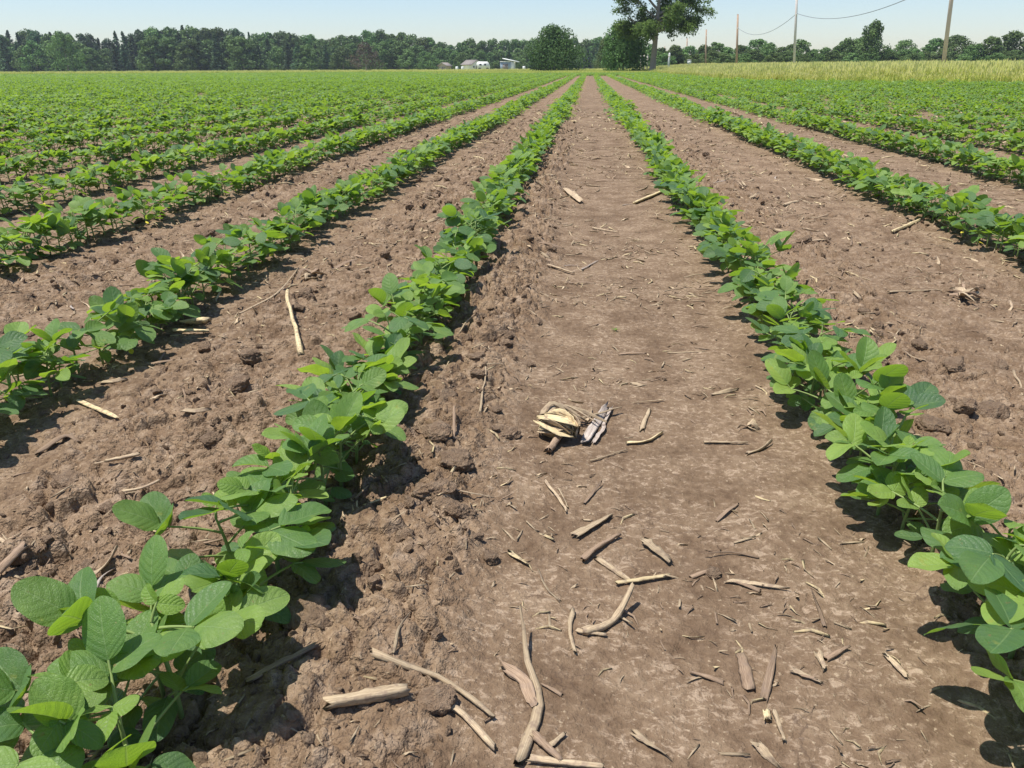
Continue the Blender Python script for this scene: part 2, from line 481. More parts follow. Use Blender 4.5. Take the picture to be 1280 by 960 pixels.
def stuff_scatter(name, meshes, pts, rot, scl, idx):
    """one countless mass: points that carry instances"""
    col = bpy.data.collections.new(name + '_kinds')
    for i, me in enumerate(meshes):
        ob = bpy.data.objects.new('%s_kind_%02d' % (name, i), me); col.objects.link(ob)
    me = bpy.data.meshes.new(name); pts = np.asarray(pts, np.float32)
    me.vertices.add(len(pts)); me.vertices.foreach_set('co', pts.ravel())
    a = me.attributes.new('rot', 'FLOAT_VECTOR', 'POINT'); a.data.foreach_set('vector', np.asarray(rot, np.float32).ravel())
    a = me.attributes.new('scl', 'FLOAT_VECTOR', 'POINT'); a.data.foreach_set('vector', np.asarray(scl, np.float32).ravel())
    a = me.attributes.new('idx', 'INT', 'POINT'); a.data.foreach_set('value', np.asarray(idx, np.int32))
    me.update()
    o = link(name, me); tag(o, kind='stuff')
    g = bpy.data.node_groups.new(name + '_scatter', 'GeometryNodeTree')
    g.interface.new_socket('Geometry', in_out='INPUT', socket_type='NodeSocketGeometry')
    g.interface.new_socket('Geometry', in_out='OUTPUT', socket_type='NodeSocketGeometry')
    gi = g.nodes.new('NodeGroupInput'); go = g.nodes.new('NodeGroupOutput')
    ip = g.nodes.new('GeometryNodeInstanceOnPoints'); ci = g.nodes.new('GeometryNodeCollectionInfo')
    ci.inputs['Collection'].default_value = col; ci.inputs['Separate Children'].default_value = True; ci.inputs['Reset Children'].default_value = True
    def na(nm, typ):
        nd = g.nodes.new('GeometryNodeInputNamedAttribute'); nd.data_type = typ; nd.inputs[0].default_value = nm
        return nd.outputs[0]
    g.links.new(gi.outputs[0], ip.inputs['Points']); g.links.new(ci.outputs[0], ip.inputs['Instance'])
    ip.inputs['Pick Instance'].default_value = True
    g.links.new(na('idx', 'INT'), ip.inputs['Instance Index'])
    e2r = g.nodes.new('FunctionNodeEulerToRotation'); g.links.new(na('rot', 'FLOAT_VECTOR'), e2r.inputs[0])
    g.links.new(e2r.outputs[0], ip.inputs['Rotation'])
    g.links.new(na('scl', 'FLOAT_VECTOR'), ip.inputs['Scale'])
    g.links.new(ip.outputs[0], go.inputs[0])
    md = o.modifiers.new('scatter', 'NODES'); md.node_group = g
    return o


# ------------------------------------------------------------------ ground: one sheet out to the horizon
FIELD_END = 62.0


def verge_edge(y):
    return 6.3 + 6.9 * sstep(37, 22, y)


def meadow_zone(x, y):
    edge = 118 + 4 * perlin(x * 0.05, y * 0.05, 70)
    far = sstep(-2, 2, y - edge)
    head = sstep(-1, 1, y - 78) * sstep(-16, -10, x)
    right = sstep(-0.3, 0.5, x - verge_edge(y) + 0.3 * perlin(x * 0.7, y * 0.7, 71))
    return np.maximum(np.maximum(far, head), right)


def build_ground():
    nx = 1500
    th = np.linspace(-1.5703, 1.5703, nx); X = 1.25 * np.tan(th)
    Y = [-4.0, -2.5, -1.5, -0.8, -0.4, -0.1, 0.1, 0.22]
    while Y[-1] < 2200: Y.append(Y[-1] + max(0.0034, 0.0018 * Y[-1] ** 2 if Y[-1] < 60 else 0.11 * Y[-1]))
    Y = np.array(Y); ny = len(Y)
    GX, GY = np.meshgrid(X, Y)
    Z = terrain(GX, GY) + soil(GX, GY)
    V = np.stack([GX, GY, Z], -1).reshape(-1, 3).astype(np.float32)
    me = bpy.data.meshes.new('ground')
    i = np.arange(nx * (ny - 1)).reshape(ny - 1, nx)[:, :-1].ravel()
    Q = np.stack([i, i + 1, i + nx + 1, i + nx], -1).astype(np.int32)
    me.vertices.add(len(V)); me.vertices.foreach_set('co', V.ravel())
    me.loops.add(Q.size); me.loops.foreach_set('vertex_index', Q.ravel())
    me.polygons.add(len(Q)); me.polygons.foreach_set('loop_start', np.arange(0, Q.size, 4, dtype=np.int32)); me.polygons.foreach_set('loop_total', np.full(len(Q), 4, np.int32))
    me.polygons.foreach_set('use_smooth', np.ones(len(Q), bool))
    a = me.attributes.new('meadow', 'FLOAT', 'POINT'); a.data.foreach_set('value', meadow_zone(GX, GY).ravel().astype(np.float32))
    a = me.attributes.new('rough', 'FLOAT', 'POINT'); a.data.foreach_set('value', rough(GX.ravel(), GY.ravel()).astype(np.float32))
    me.update(calc_edges=True); me.materials.append(M['ground'])
    tag(link('ground', me), kind='structure')


build_ground()


# ------------------------------------------------------------------ soybean plants
def leaflet(mb, P, F, U, L, W, nu=9, nv=6, tone=0.5, young=0.0, R=random):
    """one leaf blade: ovate, folded a little along its midrib, drooping to the tip"""
    F = Vector(F).normalized(); U = Vector(U); U = (U - F * U.dot(F)).normalized(); S = F.cross(U)
    fold = R.uniform(0.0, 0.36); droop = R.uniform(-0.25, 0.8); cup = R.uniform(-0.25, 0.45); wav = R.uniform(0.0, 0.06); wp = R.uniform(0, 6)
    skew = R.uniform(-0.06, 0.06)
    us = 0.5 - 0.5 * np.cos(PI * np.linspace(0.0, 1.0, nu + 1)) if nu > 4 else np.linspace(0, 1, nu + 1); V = []; UV = []
    nrm = (0.468 ** 0.51) * (0.532 ** 0.58)
    xx = 0.0; zz = 0.0; prev = 0
    for u in us:
        a = -droop * (u - 0.25)
        ds = (u - prev) * L; prev = u
        xx += math.cos(a) * ds; zz += math.sin(a) * ds
        w = W / 2 * ((max(u, 1e-4) ** 0.51) * (max(1 - u, 1e-4) ** 0.58)) / nrm
        if u == 0 or u == 1: w = W * 0.012
        for j in range(nv + 1):
            t = j / nv * 2 - 1
            y = t * w * math.cos(fold)
            z = zz + abs(t) * w * math.sin(fold) - cup * w * t * t * 0.6 + wav * L * math.sin(u * 11 + wp + t * 1.5) * abs(t) ** 1.5 * 0.5
            c = P + F * xx + S * (y + skew * L * u * u) + U * z
            V.append(tuple(c)); UV.append((u, j / nv))
    fs = []
    for i in range(nu):
        for j in range(nv):
            k = i * (nv + 1) + j
            fs.append((k, k + 1, k + nv + 2, k + nv + 1))
    mb.add(V, [f[::-1] for f in fs] if False else fs, UV, tone=tone, young=young, mi=0)


def azel(a, e):
    return Vector((math.cos(a) * math.cos(e), math.sin(a) * math.cos(e), math.sin(e)))


def trifoliate(mb, base, az, el, plen, L, res, R, young=0.0):
    """petiole and its three leaflets"""
    nu, nv = res
    d0 = azel(az, el); pts = []; p = Vector(base)
    n = 4 if nu > 5 else 2
    for i in range(n + 1):
        pts.append(p.copy())
        e = el - 0.28 * i / n
        p = p + azel(az, e) * (plen / n)
    tip = pts[-1]
    mb.tube(pts, [0.0019 - 0.0006 * i / n for i in range(n + 1)], 5 if nu > 5 else 3, mi=1, caps=False)
    tone = R.random()
    tilt = azel(R.uniform(0, 2 * PI), 0) * (R.uniform(0.05, 0.5) if R.random() < .6 else R.uniform(0.5, 1.15))
    U = (Vector((0, 0, 1)) + tilt + Vector((-0.10, 0.05, 0))).normalized()
    le = R.uniform(-0.35, 0.45) if R.random() < .68 else R.uniform(0.45, 1.0)
    fwd = azel(az + R.uniform(-0.25, 0.25), le)
    q = tip + fwd * (0.012 * L / 0.065)
    mb.tube([tip, q], 0.0012, 5 if nu > 5 else 3, mi=1, caps=False)
    def tn(): return min(1, max(0, tone + R.uniform(-0.22, 0.22)))
    def up(): return (U + Vector((R.uniform(-.3, .3), R.uniform(-.3, .3), 0))).normalized()
    leaflet(mb, q, fwd, up(), L * R.uniform(1.0, 1.12), L * R.uniform(0.68, 0.82), nu, nv, tn(), young, R)
    for s in (-1, 1):
        a = az + s * R.uniform(1.05, 1.45)
        leaflet(mb, tip, azel(a, le * 0.6 + R.uniform(-0.4, 0.5)), up(), L * R.uniform(0.86, 1.0), L * R.uniform(0.64, 0.76), nu, nv, tn(), young, R)


def plant_parts(seed, res):
    """-> (stem builder, [leaf builders]) of one young plant standing at the origin"""
    R = random.Random(seed)
    H = R.uniform(0.085, 0.118)
    lean = azel(R.uniform(0, 2 * PI), 0) * R.uniform(0, 0.02)
    def node(f): return Vector((lean.x * f * f, lean.y * f * f, H * f))
    sm = MB()
    sm.tube([node(f) - Vector((0, 0, 0.012 if f == 0 else 0)) for f in (0, 0.25, 0.5, 0.75, 1.0)], [0.0030, 0.0028, 0.0025, 0.0021, 0.0014], 6 if res[0] > 5 else 4, mi=0)
    leaves = []
    a0 = R.uniform(0, 2 * PI)
    for s in (0, 1):                                   # the first pair of simple leaves
        m = MB(); az = a0 + PI / 2 + s * PI + R.uniform(-.3, .3); b = node(0.30)
        e = b + azel(az, 0.5) * 0.02
        m.tube([b, e], 0.0014, 5 if res[0] > 5 else 3, mi=1, caps=False)
        leaflet(m, e, azel(az, R.uniform(-0.5, 0.1)), Vector((0, 0, 1)), R.uniform(.032, .045), R.uniform(.026, .034), res[0], res[1], R.uniform(0, .5), 0, R)
        leaves.append(m)
    k = 0
    for f, pl, L in ((0.34, 0.050, 0.046), (0.48, 0.062, 0.056), (0.64, 0.066, 0.063), (0.80, 0.058, 0.062), (0.93, 0.046, 0.054)):
        m = MB(); az = a0 + k * PI + R.uniform(-0.75, 0.75)
        trifoliate(m, node(f), az, R.uniform(0.25, 0.95), pl * R.uniform(0.8, 1.2), L * R.choice((0.80, 0.90, 0.98, 1.06)) * R.uniform(0.92, 1.06), res, R)
        leaves.append(m); k += 1
    m = MB()                                           # the youngest leaf, still half folded and bright
    trifoliate(m, node(1.0), a0 + R.uniform(0, 6), R.uniform(0.9, 1.35), 0.018, R.uniform(0.024, 0.036), res, R, young=R.uniform(0.45, 0.9))
    leaves.append(m)
    if R.random() < 0.25:
        m = MB(); az = R.uniform(0, 6); leaflet(m, node(0.22), azel(az, -0.2), Vector((0, 0, 1)), .022, .012, 4, 3, 0.5, 0, R); m.mi = [2] * len(m.mi); leaves.append(m)
    return sm, leaves


LM = [M['leaf'], M['stem'], M['cotyledon']]
HI = []          # near: every leaf a mesh of its own
for s in range(14):
    sm, lv = plant_parts(100 + s, (15, 8))
    HI.append((sm.mesh('stem', M['stem'], True), [m.mesh('leaf', LM, True) for m in lv]))


def merged(builders, name, mats, smooth=True):
    big = MB()
    for b, mi_map in builders:
        for v, uv, tn, yg in zip(b.v, b.uv, b.tone, b.young):
            big.v.append(v); big.uv.append(uv); big.tone.append(tn); big.young.append(yg)
        big.f.extend([tuple(i + big.n for i in f) for f in b.f]); big.mi.extend([mi_map[i] for i in b.mi]); big.n += b.n
    return big.mesh(name, mats, smooth)


MIDV = []        # middle distance: stem and foliage
for s in range(12):
    sm, lv = plant_parts(300 + s, (6, 4))
    MIDV.append((sm.mesh('stem', M['stem'], True), merged([(m, {0: 0, 1: 1, 2: 2}) for m in lv], 'foliage', LM)))
WHOLE = []
for s in range(10):
    sm, lv = plant_parts(500 + s, (6, 4))
    WHOLE.append(merged([(sm, {0: 1})] + [(m, {0: 0, 1: 1, 2: 2}) for m in lv], 'soybean_plant_small', LM))

# where plants stand
spots = []
for rx in ROW_X:
    if not -9.5 < rx < 8: continue
    R = random.Random(int(rx * 1000))
    yy = 0.18 + R.uniform(0, 0.05)
    while yy < 9.0:
        sx = rx + R.gauss(0, 0.016) + 0.012 * math.sin(yy * 1.9 + rx * 7) + (0.035 * float(sstep(1.15, 0.65, yy)) if rx == 0.455 else 0); spots.append((rx, sx, yy, R.uniform(0, 2 * PI), R.uniform(0.78, 1.0), R.randrange(10 ** 6)))
        yy += R.choice((0.035, 0.04, 0.05, 0.055, 0.07)) * R.uniform(0.85, 1.15)
seen = []
for sp in spots:
    px, py, dz = project((sp[1], sp[2], 0.07))
    if -70 < px < IW + 70 and -20 < py < IH + 70:
        inside = 12 < px < IW - 12 and py < IH - 10
        seen.append((math.dist((sp[1], sp[2], 0.07), (0, 0, EYE)), inside, sp))
seen.sort(key=lambda s: s[0])
chosen = [s for s in seen if s[1]][:298]
chosen_ids = {id(s[2]) for s in chosen}
ROW_WORDS = {
    -0.375: 'first row left of the bare strip', 0.455: 'first row right of the bare strip',
    -1.06: 'second row left of the bare strip', 1.42: 'second row right of the bare strip',
    -1.82: 'third row left of the bare strip', 2.30: 'third row right of the bare strip',
    -2.57: 'fourth row left of the bare strip'}
ORD = ['nearest', 'second', 'third', 'fourth', 'fifth', 'sixth', 'seventh', 'eighth', 'ninth', 'tenth', 'eleventh', 'twelfth']
by_row = {}
for s in chosen: by_row.setdefault(s[2][0], []).append(s)
rank = {}
for rx, ss in by_row.items():
    ss.sort(key=lambda s: s[2][2])
    for k, s in enumerate(ss): rank[id(s[2])] = k
for i, (dist, _in, sp) in enumerate(chosen):
    rx, sx, sy, rz, sc, sd = sp
    k = rank[id(sp)]
    rw = ROW_WORDS.get(rx, 'outer row at the side of the field')
    if rx in ROW_WORDS and k < 12:
        lab = ('nearest soybean plant in the ' if k == 0 else ORD[k] + ' soybean plant from the near end, ') + rw
    elif rx in ROW_WORDS:
        lab = 'soybean plant past the twelfth in the ' + rw
    else:
        lab = 'soybean plant in an ' + rw
    o = empty('soybean_plant', (sx, sy, gz(sx, sy) - 0.003), rz, lab, 'plant', 'soybean plants, ' + rw)
    o.scale = (sc, sc, sc)
    if dist < 1.75:
        stm, lvs = HI[sd % len(HI)]
        link('stem', stm, o)
        for me in lvs: link('leaf', me, o)
    else:
        stm, fol = MIDV[sd % len(MIDV)]
        link('stem', stm, o); link('foliage', fol, o)

# the rest of the crop: one mass
KINDS = []
for s in range(10): KINDS.append(WHOLE[s])


def clump_mesh(seed, length, n, size, name, full=True):
    """a stretch of row at a distance: leaflets as folded four-point blades"""
    R = random.Random(seed); mb = MB()
    for _ in range(n):
        x = R.uniform(-length / 2, length / 2); y = R.gauss(0, 0.055); z = 0.015 + 0.135 * R.random() ** 0.7 * math.exp(-(y / 0.13) ** 2)
        a = R.uniform(0, 2 * PI); L = size * R.uniform(0.7, 1.2); W = L * 0.68
        F = azel(a, R.uniform(-0.5, 0.5)); U = Vector((R.gauss(0, .42), R.gauss(0, .42), 1)).normalized(); U = (U - F * U.dot(F)).normalized(); S = F.cross(U)
        P = Vector((x, y, z))
        v = [P, P + F * L * .45 + S * W / 2 + U * .1 * W, P + F * L - U * .1 * L, P + F * L * .45 - S * W / 2 + U * .1 * W]
        mb.add([tuple(q) for q in v], [(0, 1, 2), (0, 2, 3)], [(0, .5), (.45, 1), (1, .5), (.45, 0)], tone=R.random(), young=0.5 if R.random() < .06 else 0)
    return mb.mesh(name, LM)


for s in range(6): KINDS.append(clump_mesh(s, 0.30, 95, 0.060, 'row_stretch'))          # 10..15
for s in range(4): KINDS.append(clump_mesh(40 + s, 1.0, 150, 0.085, 'row_stretch_far'))  # 16..19
for s in range(6):                                                # 20..25: those just outside the picture or between the others up close
    sm, lv = plant_parts(700 + s, (15, 8)); KINDS.append(merged([(sm, {0: 1})] + [(m, {0: 0, 1: 1, 2: 2}) for m in lv], 'soybean_plant_near', LM))
pts, rot, scl, idx = [], [], [], []


def put(x, y, r, s, i, z=None):
    pts.append((x, y, 0.0)); rot.append((0, 0, r)); scl.append((s, s, s * random.uniform(0.85, 1.15))); idx.append(i)


for sp in spots:
    if id(sp) in chosen_ids: continue
    if not (-0.95 * sp[2] - 1.2 < sp[1] < 0.85 * sp[2] + 1.2): continue
    put(sp[1], sp[2], sp[3], sp[4], 20 + sp[5] % 6 if math.hypot(sp[1], sp[2]) < 2.2 else sp[5] % 10)
for rx in ROW_X:
    yy = 9.0
    while yy < FIELD_END:
        if -0.92 * yy - 2 < rx < min(0.8 * yy + 2, float(verge_edge(yy))):
            if yy < 32:
                if random.random() > 0.035: put(rx + random.gauss(0, 0.022), yy, PI / 2 + random.choice((0, PI)), random.uniform(0.72, 1.15), 10 + random.randrange(6))
            elif random.random() > 0.01:
                put(rx, yy, PI / 2 + random.choice((0, PI)), random.uniform(0.9, 1.1), 16 + random.randrange(4))
        yy += 0.26 if yy < 32 else 0.9
yy = FIELD_END + 0.5
while yy < 117:                                                   # end rows, planted across
    xx = -0.92 * yy
    while xx < (6.0 if yy < 78 else -13):
        put(xx, yy + random.gauss(0, .05), random.gauss(0, .1), random.uniform(.9, 1.2), 16 + random.randrange(4)); xx += 1.0
    yy += 0.765 if yy < 85 else 1.1
P = np.array(pts); P[:, 2] = terrain(P[:, 0], P[:, 1])
near = P[:, 1] < 14
P[near, 2] += soil(P[near, 0], P[near, 1]) - 0.003
stuff_scatter('soybean_crop', KINDS, P, rot, scl, idx)

# ------------------------------------------------------------------ clods of earth
from mathutils import noise as mn
import bmesh


def clod_mesh(seed):
    bm = bmesh.new(); bmesh.ops.create_icosphere(bm, subdivisions=5, radius=1.0)
    R = random.Random(seed); off = Vector((R.uniform(0, 99), R.uniform(0, 99), R.uniform(0, 99)))
    planes = [(Vector((R.gauss(0, 1), R.gauss(0, 1), R.gauss(0, 0.8))).normalized(), R.uniform(0.50, 0.85)) for _ in range(12)]
    sq = (R.uniform(0.9, 1.35), R.uniform(0.75, 1.05), R.uniform(0.5, 0.72))
    for v in bm.verts:
        p = v.co.copy()
        for n, d in planes:
            e = p.dot(n) - d
            if e > 0: p -= n * e * 0.85
        k = 0.16 * mn.noise(p * 1.6 + off) + 0.16 * abs(mn.noise(p * 3.2 + off)) + 0.10 * abs(mn.noise(p * 7 + off)) + 0.05 * abs(mn.noise(p * 16 + off)) - 0.1
        cr = mn.noise(p * 3.1 + off * 2)
        if abs(cr) < 0.05: k -= 0.09 * (1 - abs(cr) / 0.05)
        p += v.co.normalized() * k
        v.co = Vector((p.x * sq[0], p.y * sq[1], p.z * sq[2]))
    me = bpy.data.meshes.new('soil_clod'); bm.to_mesh(me); bm.free()
    me.polygons.foreach_set('use_smooth', np.ones(len(me.polygons), bool)); me.materials.append(M['clod'])
    return me


CLODS = [clod_mesh(s) for s in range(9)]


def clod(x, y, r, label, group, sink=0.25, mesh=None):
    o = link('soil_clod', mesh or random.choice(CLODS)); o.location = (x, y, gz(x, y) + r * (0.35 - sink))
    o.rotation_euler = (random.uniform(-.3, .3), random.uniform(-.3, .3), random.uniform(0, 6.28)); o.scale = (r, r, r)
    tag(o, label, 'clod', group)
    return o


for px, py, r, lab in ((388, 797, 0.038, 'large angular earth clod in the shade beside the nearest left row plants'),
                       (566, 598, 0.034, 'broad flat topped clod on the left ridge, left of the husk bundle'),
                       (545, 575, 0.030, 'rough clod on the ridge in front of the upright stick'),
                       (556, 516, 0.026, 'rounded pale clod high on the left ridge beside leaf shadows'),
                       (600, 494, 0.020, 'small pale clod on the ridge edge above the upright straw'),
                       (545, 640, 0.032, 'wide cracked clod on the ridge below the flat topped one'),
                       (570, 655, 0.030, 'dark edged clod at the ridge foot beside the smooth strip'),
                       (632, 434, 0.020, 'square pale clod at the ridge edge beside short straws'),
                       (595, 470, 0.022, 'domed clod with deep crack beneath on the upper ridge'),
                       (570, 425, 0.020, 'clod close under the leaves of the first left row'),
                       (826, 472, 0.012, 'small lone clod on the smooth middle strip'),
                       (890, 715, 0.014, 'low crumbly clod on the right part of the smooth strip'),
                       (1100, 462, 0.018, 'round pale clod right of the first right row'),
                       (1240, 522, 0.034, 'big cracked clod right of the first right row at the frame edge'),
                       (1190, 470, 0.030, 'dark cracked clod between the two right rows'),
                       (505, 695, 0.020, 'clod near the left row on the lower ridge'),
                       (175, 280, 0.030, 'pale clod between the second and third left rows')):
    x, y = at(px, py); clod(x, y, r, lab, 'clods of earth')
zones = (('the cloddy ridge right of the first left row', -0.33, -0.10, 0.55, 3.8, 46, 0.008, 0.022),
         ('the soil between the first two left rows', -0.95, -0.50, 0.75, 6.0, 60, 0.008, 0.030),
         ('the soil between the first two right rows', 0.54, 0.95, 1.1, 6.0, 44, 0.010, 0.034),
         ('the ground left of the second left row', -1.70, -1.30, 1.6, 6.0, 34, 0.012, 0.036))
R = random.Random(5)
for zn, x0, x1, y0, y1, n, r0, r1 in zones:
    k = 0; tries = 0
    while k < n and tries < 4000:
        tries += 1
        x = R.uniform(x0, x1); y = y0 + (y1 - y0) * R.random() ** 1.5
        q = project((x, y, 0.02))
        if not (8 < q[0] < IW - 8 and q[1] < IH - 8): continue
        r = r0 + (r1 - r0) * R.random() ** 2
        clod(x, y, r, ('small' if r < (r0 + r1) / 2.3 else 'middling') + ' loose earth clod on ' + zn, 'loose clods on ' + zn, 0.2); k += 1

# crumbs: countless
low = []
for s in range(5):
    bm = bmesh.new(); bmesh.ops.create_icosphere(bm, subdivisions=2, radius=1.0); RR = random.Random(s)
    off = Vector((RR.uniform(0, 50), 0, 0))
    for v in bm.verts:
        v.co += v.co.normalized() * (0.5 * mn.noise(v.co * 1.3 + off) + .22 * mn.noise(v.co * 4 + off)); v.co.z *= 0.45
    me = bpy.data.meshes.new('crumb'); bm.to_mesh(me); bm.free(); me.materials.append(M['clod']); low.append(me)
pts, rot, scl, idx = [], [], [], []
n = 9000
cx = RNG.uniform(-1, 1, n * 4); cy = 0.35 + 9.0 * RNG.random(n * 4) ** 1.7
cx = cx * (0.5 + 0.8 * cy)
keep = (RNG.random(n * 4) < np.clip(rough(cx, cy) - 0.12, 0.0, 1) ** 1.5 + 0.004); cx = cx[keep][:n]; cy = cy[keep][:n]
cz = terrain(cx, cy) + soil(cx, cy)
r = (0.0012 + 0.0052 * RNG.random(len(cx)) ** 3) * (1 + 0.28 * cy)
stuff_scatter('soil_crumbs', low, np.stack([cx, cy, cz + r * 0.2], -1), RNG.uniform(0, 6, (len(cx), 3)), np.stack([r, r, r], -1), RNG.integers(0, 5, len(cx)))


# ------------------------------------------------------------------ corn residue
def path_on_ground(px_pts, lift=0.004, ends=None):
    out = []
    for i, (px, py) in enumerate(px_pts):
        x, y = at(px, py); out.append(Vector((x, y, gz(x, y) + lift)))
    return out


def smooth_path(pts, n=10):
    if len(pts) == 2:
        return [pts[0].lerp(pts[1], i / n) for i in range(n + 1)]
    out = []
    ext = [pts[0] * 2 - pts[1]] + list(pts) + [pts[-1] * 2 - pts[-2]]
    per = max(2, n // (len(pts) - 1))
    for i in range(len(pts) - 1):
        a, b, c, d = ext[i:i + 4]
        for k in range(per):
            t = k / per
            out.append(0.5 * ((2 * b) + (c - a) * t + (2 * a - 5 * b + 4 * c - d) * t * t + (3 * b - a - 3 * c + d) * t ** 3))
    out.append(pts[-1]); return out


def residue_mesh(name, pts, w, flat, mat, taper=0.6, node_at=None, tone=None, n=12, lobes=0.22, curl=None):
    """a broken piece of dead stalk, blade or husk: torn ends, uneven gutter-shaped section, small kinks"""
    mb = MB(); pts = [Vector(p) for p in pts]; m = len(pts)
    g = np.random.default_rng(random.randrange(10 ** 6))
    curl = random.uniform(-.5, .9) if curl is None else curl
    L = sum((pts[i + 1] - pts[i]).length for i in range(m - 1))
    kink = Vector((0, 0, 0))
    for i in range(m):
        if random.random() < .3: kink = kink + Vector((random.gauss(0, 1), random.gauss(0, 1), 0)) * L * .012
        pts[i] = pts[i] + kink * (1 if 0 < i < m - 1 else .6)
    rad = []; ww = 1.0
    for i in range(m):
        t = i / (m - 1); ww = min(1.25, max(.72, ww + random.gauss(0, .09))); r = w / 2 * (1 - (1 - taper) * t) * ww
        if node_at is not None: r *= 1 + 0.16 * math.exp(-((t - node_at) / 0.06) ** 2)
        rad.append(r)
    tone = random.random() if tone is None else tone
    mb.tube(pts, rad, n, flat=1.0, tone=tone, twist=random.uniform(-.4, .4) + (random.uniform(-1.6, 1.6) if flat < .36 else 0))
    V = mb.v[0].reshape(m, n, 3); cen = np.array([tuple(p) for p in pts])[:, None, :]
    ang = 2 * PI * np.arange(n) / n
    d = V - cen
    # local axes of every ring: a (across), b (up)
    A = d[:, 0, :] / (np.linalg.norm(d[:, 0, :], axis=1)[:, None] + 1e-9)
    Bq = d[:, n // 4, :] / (np.linalg.norm(d[:, n // 4, :], axis=1)[:, None] + 1e-9)
    lob = 1 + lobes * g.uniform(-1, 1, (1, n)) + .07 * g.normal(0, 1, (m, n))
    rr = np.array(rad)[:, None]
    ca = np.cos(ang)[None, :] * rr * lob; sb = np.sin(ang)[None, :] * rr * lob * flat
    sb = sb + curl * (ca ** 2) / (rr + 1e-9) * (0.55 if flat < .5 else .12)
    Vn = cen + A[:, None, :] * ca[..., None] + Bq[:, None, :] * sb[..., None]
    T = np.gradient(np.array([tuple(p) for p in pts]), axis=0); T /= np.linalg.norm(T, axis=1)[:, None] + 1e-9
    for e in (0, -1):                            # torn fibres at both ends
        k = g.uniform(-.9, .9, n) * w * (1.1 if flat < .5 else .45)
        Vn[e] += T[e][None, :] * k[:, None]
        Vn[e] = cen[e] + (Vn[e] - cen[e]) * (1 - .35 * g.random(n)[:, None] * (flat < .5))
    mb.v[0] = Vn.reshape(-1, 3)
    return mb.mesh(name, mat, flat < .5)


def piece(name, px_pts, w, flat, mat, label, cat, group='dead corn stalk pieces', lift=0.003, taper=0.7, node=None, n=12, raise_end=0.0, raise_start=0.0):
    w = w * (0.80 if w < 0.02 else 0.9)
    p = path_on_ground(px_pts, lift + w * flat * 0.35)
    if raise_end: p[-1].z += raise_end
    if raise_start: p[0].z += raise_start
    zmin = None
    if len(p) == 2:                       # a stiff piece lies on its highest supports
        a, b = p; mids = [gz(*(a.lerp(b, t)).xy) for t in (.25, .5, .75)]
        need = max(0, max(mids) - min(a.z, b.z)); a.z += need * .5; b.z += need * .5
    p = smooth_path(p, 10)
    c = p[0].copy(); c = sum(p, Vector()) / len(p)
    me = residue_mesh(name, [q - c for q in p], w, flat, mat, taper, node, n=n)
    o = link(name, me); o.location = c
    return tag(o, label, cat, group)


S, Y, G, B = M['straw'], M['yellow_straw'], M['grey_straw'], M['brown_straw']
piece('corn_stalk', [(415, 921), (508, 893)], 0.0185, 0.7, B if False else S, 'thick pale corn stalk segment at the bottom, right of the nearest plants', 'corn stalk', taper=1.0, node=0.45)
piece('corn_stalk', [(650, 958), (674, 890), (656, 838), (650, 800)], 0.0135, 0.34, S, 'long bent split stalk standing upright in view at the bottom middle', 'corn stalk', taper=0.35, raise_end=0.03)
piece('corn_stalk', [(470, 857), (530, 862), (575, 880), (615, 905)], 0.011, 0.6, S, 'long curved brown stalk strip above the thick stalk segment', 'corn stalk', taper=0.6)
piece('corn_stalk', [(528, 882), (570, 900), (618, 942)], 0.010, 0.7, S, 'curved thin stalk below the long curved strip', 'corn stalk', taper=0.8)
piece('corn_husk', [(630, 838), (655, 855), (668, 885)], 0.016, 0.2, B, 'dull brown husk sheet left of the long bent stalk', 'corn husk', taper=0.9)
piece('corn_stalk', [(660, 953), (755, 958)], 0.010, 0.5, S, 'pale flat stalk piece lying along the bottom edge', 'corn stalk', taper=0.9)
piece('corn_stalk', [(668, 925), (700, 955)], 0.010, 0.8, B, 'brown stub under the bottom of the long bent stalk', 'corn stalk')
piece('corn_stalk', [(685, 938), (706, 920)], 0.008, 0.5, S, 'tiny bent pale stalk chip beside the long bent stalk', 'corn stalk')
piece('corn_stalk', [(730, 792), (765, 778), (789, 752)], 0.012, 0.7, S, 'forked pale stalk raised off the soil with dark shadow', 'corn stalk', taper=0.7, raise_end=0.022)
piece('corn_stalk', [(722, 789), (757, 793)], 0.008, 0.5, S, 'short pale fork lying at the foot of the raised stalk', 'corn stalk')
piece('corn_stalk', [(716, 763), (712, 790), (718, 814)], 0.009, 0.4, S, 'thin upright looking bent straw left of the raised stalk', 'corn stalk')
piece('corn_stalk', [(728, 700), (752, 682), (775, 668)], 0.010, 0.8, B, 'curved brown stalk in the group below the husk bundle', 'corn stalk', taper=0.9, node=0.5)
piece('corn_stalk', [(748, 696), (785, 722)], 0.009, 0.3, S, 'split pale stalk strip slanting right below the curved brown stalk', 'corn stalk')
piece('corn_stalk', [(770, 728), (836, 717)], 0.008, 0.5, Y, 'straight yellowish straw lying level on the smooth strip', 'corn stalk', taper=0.8)
piece('corn_husk', [(806, 675), (832, 697)], 0.018, 0.35, S, 'frayed pale husk tuft right of the curved brown stalk', 'corn husk', taper=0.5)
piece('corn_husk', [(721, 668), (763, 642)], 0.016, 0.3, S, 'frayed flat stalk slab lying slanted below the husk bundle', 'corn husk', taper=0.8)
piece('corn_stalk', [(637, 693), (662, 707)], 0.010, 0.25, Y, 'small pale yellow leaf chip on the ridge edge', 'corn stalk', taper=0.6)
piece('corn_stalk', [(681, 602), (707, 638)], 0.006, 0.4, S, 'thin split straw below the stub of the husk bundle', 'corn stalk')
piece('corn_stalk', [(698, 610), (710, 632)], 0.005, 0.4, S, 'finer straw beside the thin split straw', 'corn stalk')
